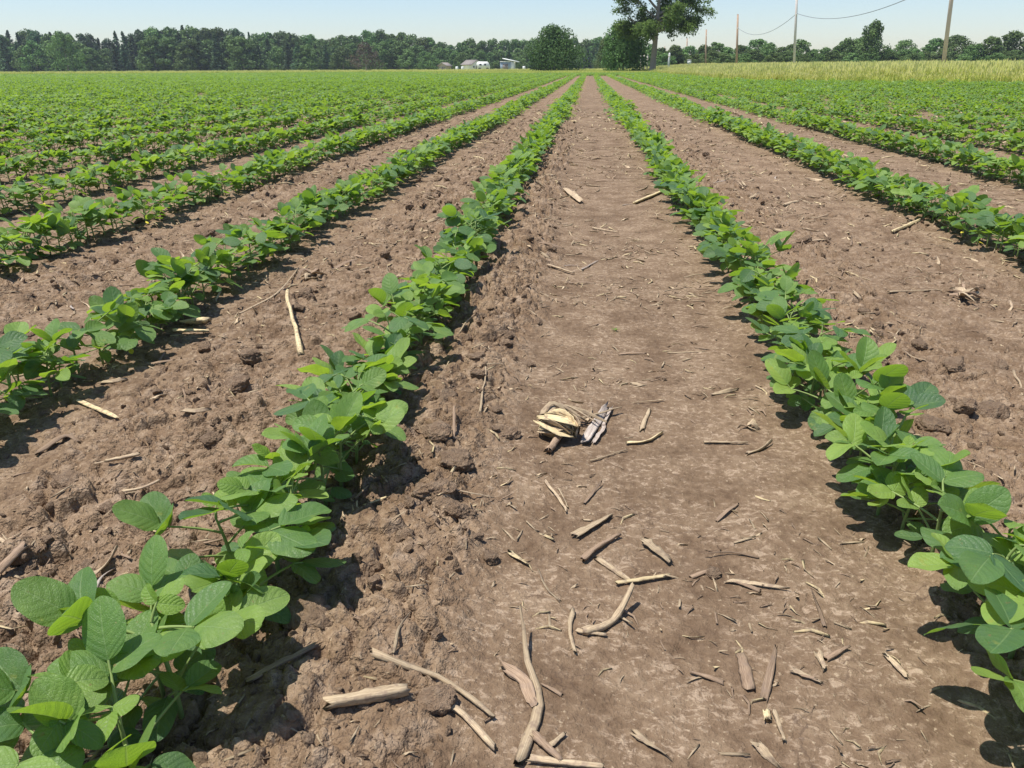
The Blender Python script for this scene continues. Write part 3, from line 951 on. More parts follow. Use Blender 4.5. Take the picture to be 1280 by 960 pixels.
piece('corn_stalk', [(733, 552), (760, 508)], 0.017, 0.35, G, 'grey purple split stalk right of the husk bundle', 'corn stalk', taper=1.0)
piece('corn_stalk', [(741, 553), (764, 510)], 0.010, 0.35, G, 'narrow grey stalk half alongside the grey purple split stalk', 'corn stalk', taper=0.9)
piece('corn_stalk', [(722, 531), (777, 515)], 0.006, 0.6, S, 'thin straw laid across the grey purple split stalk', 'corn stalk', lift=0.012)
piece('corn_stalk', [(803, 535), (812, 512)], 0.014, 0.4, S, 'short square ended pale stalk chip on the smooth strip', 'corn stalk', taper=1.0)
piece('corn_stalk', [(785, 554), (808, 551), (827, 541)], 0.010, 0.35, Y, 'bright yellow bent stalk strip on the smooth strip', 'corn stalk', taper=1.3)
piece('corn_stalk', [(738, 575), (785, 561)], 0.004, 0.6, S, 'fine dark straw leading to the bright yellow strip', 'corn stalk')
piece('corn_stalk', [(928, 818), (938, 858)], 0.014, 0.6, B, 'brown stalk plug half sunk in the smooth strip', 'corn stalk', taper=1.1, lift=-0.001)
piece('corn_stalk', [(1022, 818), (1030, 838)], 0.009, 0.35, S, 'tiny pale chip near the lower right of the smooth strip', 'corn stalk')
piece('corn_stalk', [(1107, 824), (1131, 848)], 0.008, 0.4, S, 'short slanted stick near the lower right plants', 'corn stalk', taper=1.0)
piece('corn_stalk', [(992, 838), (1028, 855)], 0.009, 0.3, S, 'split husk strip below the tiny pale chip', 'corn stalk')
piece('corn_stalk', [(958, 888), (960, 900)], 0.009, 0.5, Y, 'square little stalk block near the bottom right', 'corn stalk', taper=1.0)
piece('corn_stalk', [(968, 890), (980, 924)], 0.007, 0.5, S, 'narrow chip beside the square little block', 'corn stalk')
piece('corn_stalk', [(946, 931), (975, 956)], 0.010, 0.3, S, 'slanted pale strip at the bottom edge under the little block', 'corn stalk')
piece('corn_stalk', [(795, 915), (838, 948)], 0.011, 0.3, S, 'curled leaf strip at the bottom right of the long bent stalk', 'corn stalk', taper=0.5)
piece('corn_stalk', [(911, 724), (982, 738)], 0.009, 0.3, S, 'frayed brown strip lying level right of the smooth strip', 'corn stalk', taper=0.4)
piece('corn_husk', [(1016, 540), (1057, 562)], 0.018, 0.35, S, 'pointed pale husk tucked against the first right row', 'corn husk', taper=1.3)
piece('corn_stalk', [(363, 390), (377, 450)], 0.013, 0.7, Y, 'straight pale stalk leaning behind the first left row', 'corn stalk', taper=1.1, raise_start=0.03)
piece('corn_stalk', [(300, 397), (345, 375), (372, 338)], 0.008, 0.6, S, 'long curved straw left of the leaning pale stalk', 'corn stalk')
piece('corn_stalk', [(230, 407), (261, 405)], 0.020, 0.7, Y, 'thick short pale stalk beside the second left row', 'corn stalk', taper=1.0)
piece('corn_stalk', [(218, 419), (262, 418)], 0.014, 0.7, Y, 'longer pale stalk just below the thick short one', 'corn stalk', taper=1.0)
piece('corn_stalk', [(101, 513), (146, 529)], 0.014, 0.35, Y, 'pale oval stalk sliver alone between the first and second left rows', 'corn stalk', taper=0.8)
piece('corn_stalk', [(136, 589), (180, 589)], 0.008, 0.7, S, 'level stick left of the first left row', 'corn stalk', taper=1.0)
piece('corn_husk', [(50, 573), (85, 553), (102, 556)], 0.014, 0.4, B, 'curled brown husk with grey end at the left', 'corn husk')
piece('corn_stalk', [(0, 742), (42, 716)], 0.014, 0.8, B, 'brown stalk at the left frame edge', 'corn stalk', taper=1.0)
piece('corn_stalk', [(0, 690), (38, 720)], 0.006, 0.7, S, 'thin straw crossing the brown stalk at the left edge', 'corn stalk')
piece('corn_stalk', [(793, 254), (829, 240)], 0.020, 0.6, Y, 'straight bright stalk lying beside the first right row', 'corn stalk', taper=1.0)
piece('corn_husk', [(706, 240), (725, 254)], 0.034, 0.4, S, 'broad pale husk flake high on the middle strip', 'corn husk')
piece('corn_stalk', [(741, 286), (773, 291)], 0.012, 0.6, S, 'level pale stalk beyond the husk bundle', 'corn stalk')
piece('corn_stalk', [(685, 338), (718, 344)], 0.013, 0.5, S, 'pale stalk at the ridge edge right of the first left row', 'corn stalk')
piece('corn_stalk', [(727, 338), (748, 326)], 0.010, 0.5, G, 'greyish flake beside the pale stalk at the ridge edge', 'corn stalk')
piece('corn_stalk', [(1115, 293), (1148, 283)], 0.016, 0.8, Y, 'thick pale stalk lying left of the second right row', 'corn stalk', taper=1.0)
piece('corn_stalk', [(1110, 372), (1178, 367)], 0.011, 0.4, S, 'long pale strip between the first and second right rows', 'corn stalk')
piece('corn_stalk', [(1003, 305), (1036, 302)], 0.014, 0.5, S, 'level pale stalk close to the first right row', 'corn stalk')
piece('corn_stalk', [(980, 259), (998, 256)], 0.018, 0.7, S, 'stubby pale stalk right of the first right row', 'corn stalk', taper=1.0)
piece('corn_stalk', [(1264, 470), (1272, 500), (1280, 525)], 0.007, 0.8, S, 'wavy root like straw at the right frame edge', 'corn stalk')
piece('corn_stalk', [(1165, 200), (1178, 206)], 0.035, 0.4, S, 'pale slab between the second and third right rows', 'corn stalk')
piece('corn_stalk', [(1052, 575), (1052, 575 + 1), (1030, 574)], 0.004, 0.4, S, 'short twig under the nearest right leaves', 'corn stalk')
piece('corn_stalk', [(458, 662), (486, 657)], 0.006, 0.6, Y, 'small straw on the ridge below the first left row', 'corn stalk')
piece('corn_stalk', [(600, 535), (606, 485)], 0.006, 0.5, S, 'thin straw stuck up against the ridge clods', 'corn stalk', raise_end=0.01)
piece('corn_stalk', [(568, 575), (569, 548)], 0.007, 0.6, B, 'short dark stick stuck in the ridge', 'corn stalk', raise_end=0.012)
piece('corn_stalk', [(318, 888), (400, 838)], 0.010, 0.3, B, 'dark curved leaf strip in the shade of the nearest plants', 'corn stalk')
piece('corn_stalk', [(880, 553), (934, 556)], 0.007, 0.5, S, 'level straw left of the dark husk knot on the smooth strip', 'corn stalk')
piece('corn_stalk', [(1018, 850), (1000, 845)], 0.006, 0.4, B, 'brown chip beside the split husk strip', 'corn stalk')
piece('corn_stalk', [(830, 500), (790, 503)], 0.004, 0.5, S, 'fine straw above the short square ended chip', 'corn stalk')


def husk_tuft(px, py, rad, label, n=5):
    x, y = at(px, py); t = empty('husk_tuft', (x, y, gz(x, y)), 0, label, 'corn husk', 'frayed husk tufts')
    for k in range(n):
        a = random.uniform(0, 2 * PI); l = rad * random.uniform(.6, 1.1)
        p = [Vector((0, 0, rad * .15)), Vector((math.cos(a) * l * .5, math.sin(a) * l * .5, rad * random.uniform(.15, .5))), Vector((math.cos(a + .4) * l, math.sin(a + .4) * l, rad * random.uniform(0, .25)))]
        link('husk_strip', residue_mesh('husk_strip', smooth_path(p, 8), rad * .28, 0.2, random.choice((S, S, B)), 0.5), t)


husk_tuft(935, 536, 0.030, 'dark frayed husk knot right of the middle of the smooth strip')
husk_tuft(1200, 380, 0.06, 'bright ragged husk tuft between the first and second right rows', 8)
husk_tuft(390, 350, 0.05, 'pale ragged husk tuft between the two left rows', 6)
husk_tuft(705, 520, 0.030, 'small ragged husk tuft just above the husk bundle', 5)

# the wound bundle of dried husk leaves
bx, by = at(695, 545); bz = gz(bx, by)
hb = empty('husk_bundle', (bx, by, bz), 0, 'wound bundle of cream dried corn husk leaves on the smooth strip', 'corn husk')
RB = random.Random(3)
bm = bmesh.new(); bmesh.ops.create_icosphere(bm, subdivisions=4, radius=1.0)
for v in bm.verts:
    q = v.co.copy(); k = 1 + .10 * mn.noise(q * 2.2) + .10 * abs(mn.noise(Vector((q.x * 1.5, q.y * 7, q.z * 7)))); v.co = Vector((q.x * .027 * k - .002, q.y * .019 * k, q.z * .016 * k + .016))
me = bpy.data.meshes.new('husk_core'); bm.to_mesh(me); bm.free(); me.materials.append(Y); me.uv_layers.new(name='UVMap')
link('husk_core', me, hb)
K0 = Vector((0.86, -0.42, 0.05)).normalized()
for k in range(22):
    K = (K0 + Vector((RB.gauss(0, .22), RB.gauss(0, .22), RB.gauss(0, .22)))).normalized()
    f = min(1, max(0, (k + .5) / 22 + RB.gauss(0, .10))); ax = (Vector((0.2, 0.25, 1)).normalized() * math.cos(f * 2.6 - .5) + Vector((0.35, 0.9, -.2)).normalized() * math.sin(f * 2.6 - .5)).normalized()
    ax = (ax - K * ax.dot(K)).normalized(); tot = RB.uniform(.9, 2.9); grow = RB.uniform(.92, 1.30); p = []
    for i in range(10):
        t = i / 9; q = Matrix.Rotation(-tot * t, 3, ax) @ K
        z = q.z * .021 * grow + .019
        p.append(Vector((q.x * .034 * grow + .006 * t * (f > .7), q.y * .025 * grow, max(z, .004))))
    link('husk_strip', residue_mesh('husk_strip', p, 0.012 * RB.uniform(.5, 1.6), 0.14, Y if RB.random() < .6 else S, 0.45, tone=RB.uniform(.75, 1.0), curl=RB.uniform(-.2, .6)), hb)
for k in range(4):
    p = [Vector((-0.03 + .012 * k, 0.018, 0.03)), Vector((-0.005 + .01 * k, 0.045 + .006 * k, 0.045 - .006 * k)), Vector((0.035 + .016 * k, 0.035 + .012 * RB.random(), 0.012))]
    link('husk_strip', residue_mesh('husk_strip', smooth_path(p, 8), 0.010, 0.15, S, 0.4), hb)
p = [Vector((0.006, -0.022, 0.012)), Vector((-0.004, -0.05, 0.009)), Vector((-0.012, -0.072, 0.007))]
link('stub', residue_mesh('stub', smooth_path(p, 8), 0.012, 0.9, B, 0.9, node_at=0.6), hb)

# scattered straw: copies of a dozen shapes
VAR = []
for k in range(18):
    R = random.Random(900 + k)
    L = R.uniform(0.022, 0.075); w = R.choice((0.003, 0.004, 0.006, 0.009)); b = R.uniform(-.22, .22)
    p = [Vector((-L / 2, 0, 0)), Vector((0, b * L * .5, R.uniform(0, .08) * L)), Vector((L / 2, 0, R.uniform(-.02, .1) * L))]
    VAR.append((residue_mesh('corn_straw', smooth_path(p, 6), w, R.choice((0.15, 0.22, 0.3, 0.55)), R.choice((S, S, S, B, B, S, Y)) if k != 5 else G, R.uniform(.4, 1), n=8), L, w))
SZ = (('the smooth middle strip', -0.10, 0.36, 0.6, 6.5, 74), ('the ridge right of the first left row', -0.32, -0.10, 0.6, 5.0, 24),
      ('the soil between the first two left rows', -1.0, -0.46, 0.75, 6.0, 72), ('soil between the second and third left rows', -1.72, -1.14, 1.5, 6.0, 40),
      ('the soil between the first two right rows', 0.54, 1.30, 1.05, 6.0, 82))
R = random.Random(77)
for zn, x0, x1, y0, y1, n in SZ:
    k = 0; tries = 0
    while k < n and tries < 3000:
        tries += 1
        x = R.uniform(x0, x1); y = y0 + (y1 - y0) * R.random() ** 1.15
        q = project((x, y, 0.0))
        if not (10 < q[0] < IW - 10 and q[1] < IH - 10): continue
        me, L, w = R.choice(VAR)
        rz = R.uniform(0, PI)
        ha = [gz(x + math.cos(rz) * L * s, y + math.sin(rz) * L * s) for s in (-.45, 0, .45)]
        o = link('corn_straw', me); s = R.uniform(0.7, 1.15) * (1 + .12 * max(0, y - 1.3)) * (1.2 if 'between' in zn else 1)
        o.location = (x, y, max(ha[1], (ha[0] + ha[2]) / 2) + w * .2); o.scale = (s, s, s)
        o.rotation_euler = (R.uniform(-.2, .2), -math.atan2(ha[2] - ha[0], .9 * L), rz)
        size = 'long' if L * s > .05 else 'short'; wd = 'thin' if w < .005 else 'broad'
        tag(o, '%s %s piece of corn straw on %s' % (size, wd, zn), 'straw', 'loose corn straw on ' + zn); k += 1

# countless flecks of straw
fl = []
for k in range(8):
    R = random.Random(k); L = R.uniform(.006, .022); w = R.uniform(.0008, .0024)
    p = [Vector((-L / 2, 0, 0)), Vector((0, R.uniform(-.2, .2) * L, R.uniform(.0, .1) * L)), Vector((L / 2, 0, 0))]
    fl.append(residue_mesh('fleck', p, w * 1.25, .3, [S, S, Y, B, S, B, S, B][k], .6, n=5))
n = 56000
cx = RNG.uniform(-1, 1, n); cy = 0.4 + 12 * RNG.random(n) ** 1.45
cx = cx * (0.6 + 0.9 * cy)
clus = perlin(cx * 3.0, cy * 3.0, 200) + 0.5 * perlin(cx * 9, cy * 9, 201)
kp = RNG.random(n) < np.clip(0.38 + 1.4 * clus, 0.03, 1) * (0.4 + 0.6 * sstep(0.8, 2.6, cy)); cx = cx[kp]; cy = cy[kp]; n = len(cx)
cz = terrain(cx, cy) + soil(cx, cy) + 0.0012
sc = RNG.uniform(.5, 1.4, n) * (1 + 0.42 * cy)
stuff_scatter('straw_litter', fl, np.stack([cx, cy, cz], -1), np.stack([RNG.normal(0, .25, n), RNG.normal(0, .25, n), RNG.uniform(0, 2 * PI, n)], -1), np.stack([sc, sc, sc], -1), RNG.integers(0, 8, n))


# ------------------------------------------------------------------ trees
def quads_cloud(P, N, size, tone, R, aspect=0.7):
    """many small leaf-spray faces at points P with rough normals N"""
    n = len(P)
    N = N + R.normal(0, .55, (n, 3)); N /= np.linalg.norm(N, axis=1)[:, None] + 1e-9
    T = np.cross(N, R.normal(0, 1, (n, 3))); T /= np.linalg.norm(T, axis=1)[:, None] + 1e-9
    Bv = np.cross(N, T); s = (size * R.uniform(.55, 1.25, n))[:, None] / 2
    a = s; b = s * aspect
    V = np.stack([P - T * a, P + Bv * b + N * s * .25, P + T * a, P - Bv * b - N * s * .2], 1).reshape(-1, 3)
    F = np.arange(n * 4).reshape(n, 4)
    return V, F, np.repeat(tone, 4)


def cloud_mesh(name, parts, mat):
    mb = MB()
    for V, F, t in parts: mb.add(V, [tuple(int(i) for i in f) for f in F], tone=t)
    return mb.mesh(name, mat)


def lobes_crown(seed, H, Wd, base, nl, nq, size, mat, flat=0.8, name='crown', top_heavy=0.6):
    R = np.random.default_rng(seed); parts = []
    for k in range(nl):
        f = (k + .5) / nl
        z = base + (H - base) * (0.06 + 0.84 * f)
        prof = (math.sin(PI * min(1, max(0.2, 0.30 + 0.66 * f))) ** .8) * .95 + .08
        a = k * 2.4 + R.uniform(-.5, .5); rr = Wd / 2 * prof * R.uniform(.3, .95)
        c = np.array([math.cos(a) * rr, math.sin(a) * rr, z]); lr = Wd * R.uniform(.15, .27) * (1.1 - .45 * f)
        m = max(20, int(nq / nl)); d = R.normal(0, 1, (m, 3)); d /= np.linalg.norm(d, axis=1)[:, None]
        q = R.uniform(.35, 1.0, m) ** .6 * (1 + .18 * np.sin(d[:, 0] * 7 + k) * np.cos(d[:, 2] * 6))
        P = c + d * (q * lr)[:, None] * np.array([1, 1, flat])
        P[:, 2] = np.maximum(P[:, 2], base * .6)
        t = np.clip(R.uniform(0, 1) * .5 + R.uniform(0, .5, m), 0, 1)
        parts.append(quads_cloud(P, d, size, t, R))
    return cloud_mesh(name, parts, mat)


def conifer_crown(seed, H, Wd, base, nq, size, mat, name='crown', open_=0.0):
    R = np.random.default_rng(seed); parts = []; nlay = int(H * 2.4)
    for k in range(nlay):
        f = k / (nlay - 1); z = base + (H - base) * f
        rad = Wd / 2 * (1 - f) ** .8 * R.uniform(.75, 1.1) + .18
        nb = max(5, int(9 * (1 - f) + 3))
        for j in range(nb):
            if R.random() < open_: continue
            a = R.uniform(0, 2 * PI); l = rad * R.uniform(.7, 1.1); m = max(5, int(nq / (nlay * 7)))
            t = R.random(m); w = l * .22 * (1.1 - t)
            P = np.stack([np.cos(a) * l * t + R.normal(0, 1, m) * w, np.sin(a) * l * t + R.normal(0, 1, m) * w, z - l * .25 * t + l * .12 * t * t + R.normal(0, .12, m)], -1)
            N = np.tile(np.array([math.cos(a) * .4, math.sin(a) * .4, 1.0]), (m, 1))
            parts.append(quads_cloud(P, N, size, np.clip(R.uniform(0, .6) + .4 * R.random(m), 0, 1), R))
    P = np.stack([R.normal(0, .12, 14), R.normal(0, .12, 14), H - R.random(14) * H * .08], -1)
    parts.append(quads_cloud(P, np.tile([0, 0, 1.], (14, 1)), size * .8, R.random(14), R))
    return cloud_mesh(name, parts, mat)


def trunk_mesh(H, r, name='trunk', seed=0, bend=0.3):
    R = random.Random(seed); mb = MB(); n = 6; p = [Vector((0, 0, -.3))]
    for i in range(1, n + 1): p.append(Vector((R.uniform(-bend, bend) * r, R.uniform(-bend, bend) * r, H * i / n)))
    mb.tube(p, [r * 1.25] + [r * (1 - .8 * i / n) for i in range(1, n + 1)], 8)
    return mb.mesh(name, M['bark'], True)


TREES = {}
def kind(nm, H, crown, trunk): TREES[nm] = (H, crown, trunk)
for k in range(6): kind('broad%d' % k, 10.0, lobes_crown(20 + k, 10, [8.5, 7.5, 9.5, 7, 8, 10][k], 0.3, 26, 4200, .55, M['broadleaf']), trunk_mesh(6, .22, seed=k))
for k in range(3): kind('pale%d' % k, 10.0, lobes_crown(40 + k, 10, [8.5, 7.5, 9][k], 0.3, 24, 3800, .52, M['pale_broadleaf']), trunk_mesh(6, .22, seed=10 + k))
for k in range(4): kind('spruce%d' % k, 10.0, conifer_crown(60 + k, 10, [5.5, 5, 6, 5.2][k], 0.3, 3200, .46, M['conifer']), trunk_mesh(8, .18, seed=20 + k))
for k in range(4): kind('pine%d' % k, 10.0, lobes_crown(80 + k, 10, [5.6, 5.0, 6.2, 5.4][k], 0.8, 40, 4400, .42, M['conifer'], 0.85), trunk_mesh(9.2, .2, seed=30 + k))
kind('blue', 10.0, conifer_crown(90, 10, 7, 0.3, 3000, .42, M['blue_conifer']), trunk_mesh(8, .18, seed=41))
kind('red', 10.0, lobes_crown(91, 10, 8.5, 0.6, 18, 2400, .45, M['red_foliage']), trunk_mesh(6, .2, seed=42))


def tree(nm, x, y, H, label, cat='tree', group=None, name='tree', wide=1.0):
    h0, cr, tr = TREES[nm]; s = H / h0
    o = empty(name, (x, y, float(terrain(x, y)) - .05), random.uniform(0, 6.28), label, cat, group); o.scale = (s * wide, s * wide, s)
    link('trunk', tr, o); link('crown', cr, o)
    return o


def height_for(px, top, base_y_unused, Y):
    """height of a thing at distance Y whose top is seen at image row `top`"""
    d = ray(px, top); t = Y / d.y
    x = d.x * t; return x, EYE + d.z * t - float(terrain(x, Y))


R = random.Random(21)
sections = ((-20, 62, 'left of the pale lone tree', [(-20, 37), (0, 38), (40, 36), (62, 39)]),
            (62, 445, 'between pale lone tree and reddish tree', [(62, 39), (110, 38), (128, 46), (150, 38), (190, 33), (240, 32), (300, 31), (312, 39), (330, 37), (360, 40), (385, 41), (420, 42), (445, 39)]),
            (445, 550, 'between reddish tree and tan shed', [(445, 39), (470, 36), (500, 38), (520, 45), (550, 47)]),
            (550, 668, 'behind the white house and barn', [(550, 47), (590, 48), (620, 46), (640, 44), (668, 46)]),
            (668, 815, 'right of the round dark tree', [(668, 46), (700, 48), (735, 45), (770, 46), (815, 52)]))


def interp(tab, x):
    for (a, ya), (b, yb) in zip(tab, tab[1:]):
        if a <= x <= b: return ya + (yb - ya) * (x - a) / (b - a)
    return tab[-1][1]


for a, b, where, tab in sections:
    px = a
    while px < b:                              # tall back row
        conif = px < 320
        nm = R.choice(['pine0', 'pine1', 'pine2', 'pine3', 'spruce0', 'spruce2']) if conif and R.random() < .8 else R.choice(['broad0', 'broad1', 'broad2', 'broad3', 'broad4', 'broad5', 'pale0'])
        Yd = R.uniform(262, 285); x, H = height_for(px, interp(tab, px) + R.uniform(-1.5, 5), 0, Yd)
        kindw = 'tall dark pine' if nm[:4] == 'pine' else 'tall dark spruce' if nm[:3] == 'spr' else 'tall pale green broadleaf tree' if nm[:4] == 'pale' else 'tall green broadleaf tree'
        if R.random() < 0.12: H *= .86
        tree(nm, x, Yd, H, kindw + ' in the far wood ' + where, group='trees of the far wood ' + where, name='pine_tree' if nm[:4] == 'pine' else 'tree', wide=1.0)
        px += R.uniform(8, 12) if conif else R.uniform(11, 16)
    px = a
    while px < b:                              # lower front row
        nm = R.choice(['spruce0', 'spruce1', 'spruce2', 'spruce3', 'broad0', 'broad3', 'broad5'] if px < 420 else ['broad0', 'broad1', 'broad2', 'spruce0', 'broad4', 'broad5', 'pale1'])
        Yd = R.uniform(240, 256); x, H = height_for(px, interp(tab, px) + R.uniform(9, 20), 0, Yd)
        kindw = 'low dark spruce' if nm[:3] == 'spr' else 'low pale green tree' if nm[:4] == 'pale' else 'low green broadleaf tree'
        tree(nm, x, Yd, H, kindw + ' on the wood edge ' + where, group='trees of the far wood ' + where, name='spruce_tree' if nm[:3] == 'spr' else 'tree', wide=1.35)
        px += R.uniform(9, 13)

x, H = height_for(75, 37, 0, 215); tree('pale0', x, 215, H, 'lone pale green tree standing before the dark far wood at the left', wide=.95)
x, H = height_for(98, 60, 0, 216); 
x, H = height_for(455, 51, 0, 225); tree('red', x, 225, H, 'reddish brown tree at the edge of the far wood', wide=1.2)
x, H = height_for(735, 62, 0, 190); tree('blue', x, 190, H, 'grey blue spruce right of the round dark tree', name='spruce_tree', wide=1.3)
x, H = height_for(665, 62, 0, 205); tree('blue', x, 205, H, 'grey blue spruce just left of the round dark tree', name='spruce_tree', wide=1.0)
x, H = height_for(756, 44, 0, 170); tree('pale1', x, 170, H, 'pale silvery green tree behind the leaning dark tree', wide=.8)

# hedgerow at the right
hed = [(812, 57, 'broad1'), (828, 58, 'broad3'), (845, 55, 'broad0'), (862, 56, 'broad5'), (880, 55, 'broad4'), (897, 51, 'broad2'), (912, 57, 'pale1'), (928, 55, 'broad5'), (948, 47, 'broad2'), (962, 52, 'pale0'),
       (978, 57, 'pale2'), (990, 54, 'broad0'), (1004, 47, 'pale1'), (1018, 60, 'broad1'), (1033, 58, 'broad4'), (1048, 56, 'broad3'), (1062, 46, 'broad0'), (1078, 44, 'broad5'), (1112, 60, 'broad2'),
       (1132, 48, 'pale0'), (1146, 60, 'broad4'), (1160, 57, 'broad1'), (1173, 46, 'broad3'), (1198, 42, 'broad5'), (1222, 53, 'broad2'), (1243, 44, 'broad0'), (1270, 37, 'broad4'), (1298, 40, 'broad1')]
for k, (px, top, nm) in enumerate(hed):
    Yd = 165 + R.uniform(-12, 12); x, H = height_for(px, top, 0, Yd)
    side = 'between the walnut and the pale tall pole' if px < 985 else 'left of the narrow poplar' if px < 1090 else 'right of the narrow poplar'
    tree(nm, x, Yd, max(H, 1.5), ('pointed dark evergreen' if nm[:3] == 'spr' else 'pale green bushy tree' if nm[:4] == 'pale' else 'dark green bushy tree') + ' in the hedgerow ' + side, group='trees of the hedgerow ' + side, wide=1.35 if H < 6 else 1.0)
px = 800
while px < 1300:                               # low brush below them
    Yd = 152 + R.uniform(-6, 6); x, H = height_for(px, R.uniform(61, 67), 0, Yd)
    side = 'left of the narrow poplar' if px < 1090 else 'right of the narrow poplar'
    tree(R.choice(['broad0', 'broad2', 'broad4', 'pale1', 'broad5']), x, Yd, max(H, 1.4), 'low bush at the foot of the hedgerow ' + side, 'bush', 'bushes of the hedgerow ' + side, 'bush', wide=2.0)
    px += R.uniform(9, 14)
x, H = height_for(1095, 24, 0, 150)
pop = empty('poplar_tree', (x, 150, float(terrain(x, 150))), 0, 'tall narrow poplar rising from the hedgerow', 'tree')
link('trunk', trunk_mesh(H * .6, .25, seed=77), pop)
link('crown', lobes_crown(301, H, 5.2, .5, 22, 5200, .34, M['pale_broadleaf'] if False else M['broadleaf'], 1.3, top_heavy=.8), pop)

# dense dark trees by the field end
x, H = height_for(693, 32, 0, 112)
rt = empty('round_tree', (x, 112, float(terrain(x, 112))), 0, 'round dense dark tree standing alone beyond the field end', 'tree')
link('trunk', trunk_mesh(H * .5, .22, seed=5), rt); link('crown', lobes_crown(210, H, 7.2, .15, 42, 15000, .24, M['dark_tree'], .9, top_heavy=.75), rt)
x, H = height_for(781, 28, 0, 92)
rt = empty('dense_tree', (x, 92, float(terrain(x, 92))), 0, 'dense dark leaning tree touching the big open tree', 'tree')
link('trunk', trunk_mesh(H * .6, .15, seed=6), rt); link('crown', lobes_crown(222, H, 5.6, .5, 34, 12000, .22, M['dark_tree'], 1.0, top_heavy=.85), rt)


# the big walnut: limbs first, leaves at the twig ends
def walnut():
    Yd = 88.0; x, _ = at_dist(816, Yd); z = float(terrain(x, Yd))
    o = empty('walnut_tree', (x, Yd, z), 0, 'big open crowned walnut tree with grey trunk beside the utility poles', 'tree')
    o.scale = (.88, .92, 1)
    R = random.Random(42); mb = MB(); ends = []

    def limb(p, d, L, r, lev, up=.05):
        n = 5; pts = [p.copy()]; rr = [r]
        for i in range(n):
            d = (d + Vector((R.gauss(0, .13), R.gauss(0, .13), R.gauss(up if lev < 2 else -.06, .08)))).normalized()
            p = p + d * (L / n); pts.append(p.copy()); rr.append(r * (1 - .6 * (i + 1) / n))
            if lev >= 2 or i > 2: ends.append((p.copy(), .55))
        mb.tube(pts, rr, 7 if lev < 2 else 4, caps=False)
        if lev >= 3: ends.append((p.copy(), .65)); return
        for k in range(R.choice((4, 5))):
            f = R.uniform(.35, 1.0); q = pts[min(n, int(f * n + .5))]
            a = R.uniform(0, 2 * PI); sp = R.uniform(.5, 1.1)
            nd = (d * math.cos(sp) + (Vector((math.cos(a), math.sin(a), R.uniform(-.35, .3))).normalized()) * math.sin(sp)).normalized()
            limb(q, nd, L * R.uniform(.45, .68), rr[min(n, int(f * n + .5))] * .62, lev + 1, up if lev < 1 else .0)
    tp = [Vector((0, 0, -.3)), Vector((0, 0, .4)), Vector((.05, 0, 1.6)), Vector((.12, 0, 3.0)), Vector((.22, 0, 4.6)), Vector((.3, .1, 7.0)), Vector((.35, .1, 9.4)), Vector((.3, 0, 11.5))]
    mb.tube(tp, [.50, .38, .33, .29, .23, .17, .11, .06], 12, caps=False)
    for zz, a, e, L, r in ((2.9, 2.9, .95, 2.8, .17), (3.9, .15, .22, 3.9, .14), (4.2, 3.3, .20, 3.8, .13), (4.4, 4.4, .2, 3.2, .12), (4.8, 1.7, .3, 3.2, .12), (4.9, .35, .2, 4.2, .12), (5.0, 5.2, .25, 3.4, .12), (5.2, 3.0, .35, 4.0, .12), (5.6, .5, .35, 3.4, .15), (6.0, 2.7, .5, 3.4, .15),
                           (6.8, 4.2, .5, 3.0, .13), (7.4, .1, .5, 3.2, .13), (7.8, 3.3, .5, 3.0, .12), (8.6, 1.4, .7, 2.6, .11), (9.2, 5.6, .7, 2.6, .10), (10.0, 2.6, .8, 2.4, .09), (11.3, .5, 1.2, 2.0, .07)):
        k = max(i for i in range(len(tp)) if tp[i].z <= zz); t = (zz - tp[k].z) / max(.01, (tp[min(k + 1, 7)].z - tp[k].z)); c = tp[k].lerp(tp[min(k + 1, 7)], min(t, 1))
        limb(c, azel(a, e), L, r, 1)
    mb.build('trunk', M['bark'], o, True)
    Rn = np.random.default_rng(9); parts = []
    for p, s in ends:
        if p.z < 2.9: continue
        m = 20; d = Rn.normal(0, 1, (m, 3)); d /= np.linalg.norm(d, axis=1)[:, None]
        Pp = np.array(p) + d * s * Rn.uniform(.2, 1.15, (m, 1)) * np.array([1, 1, .85]) - np.array([0, 0, .12])
        parts.append(quads_cloud(Pp, d * .5 + np.array([0, 0, .8]), .30, np.clip(Rn.uniform(0, .6) + .4 * Rn.random(m), 0, 1), Rn, .42))
    link('crown', cloud_mesh('crown', parts, M['walnut']), o)


walnut()

# ------------------------------------------------------------------ utility poles, wires, posts
POLE_X = 20.0


def pole_y(px):
    d = ray(px, 80); return POLE_X * d.y / d.x


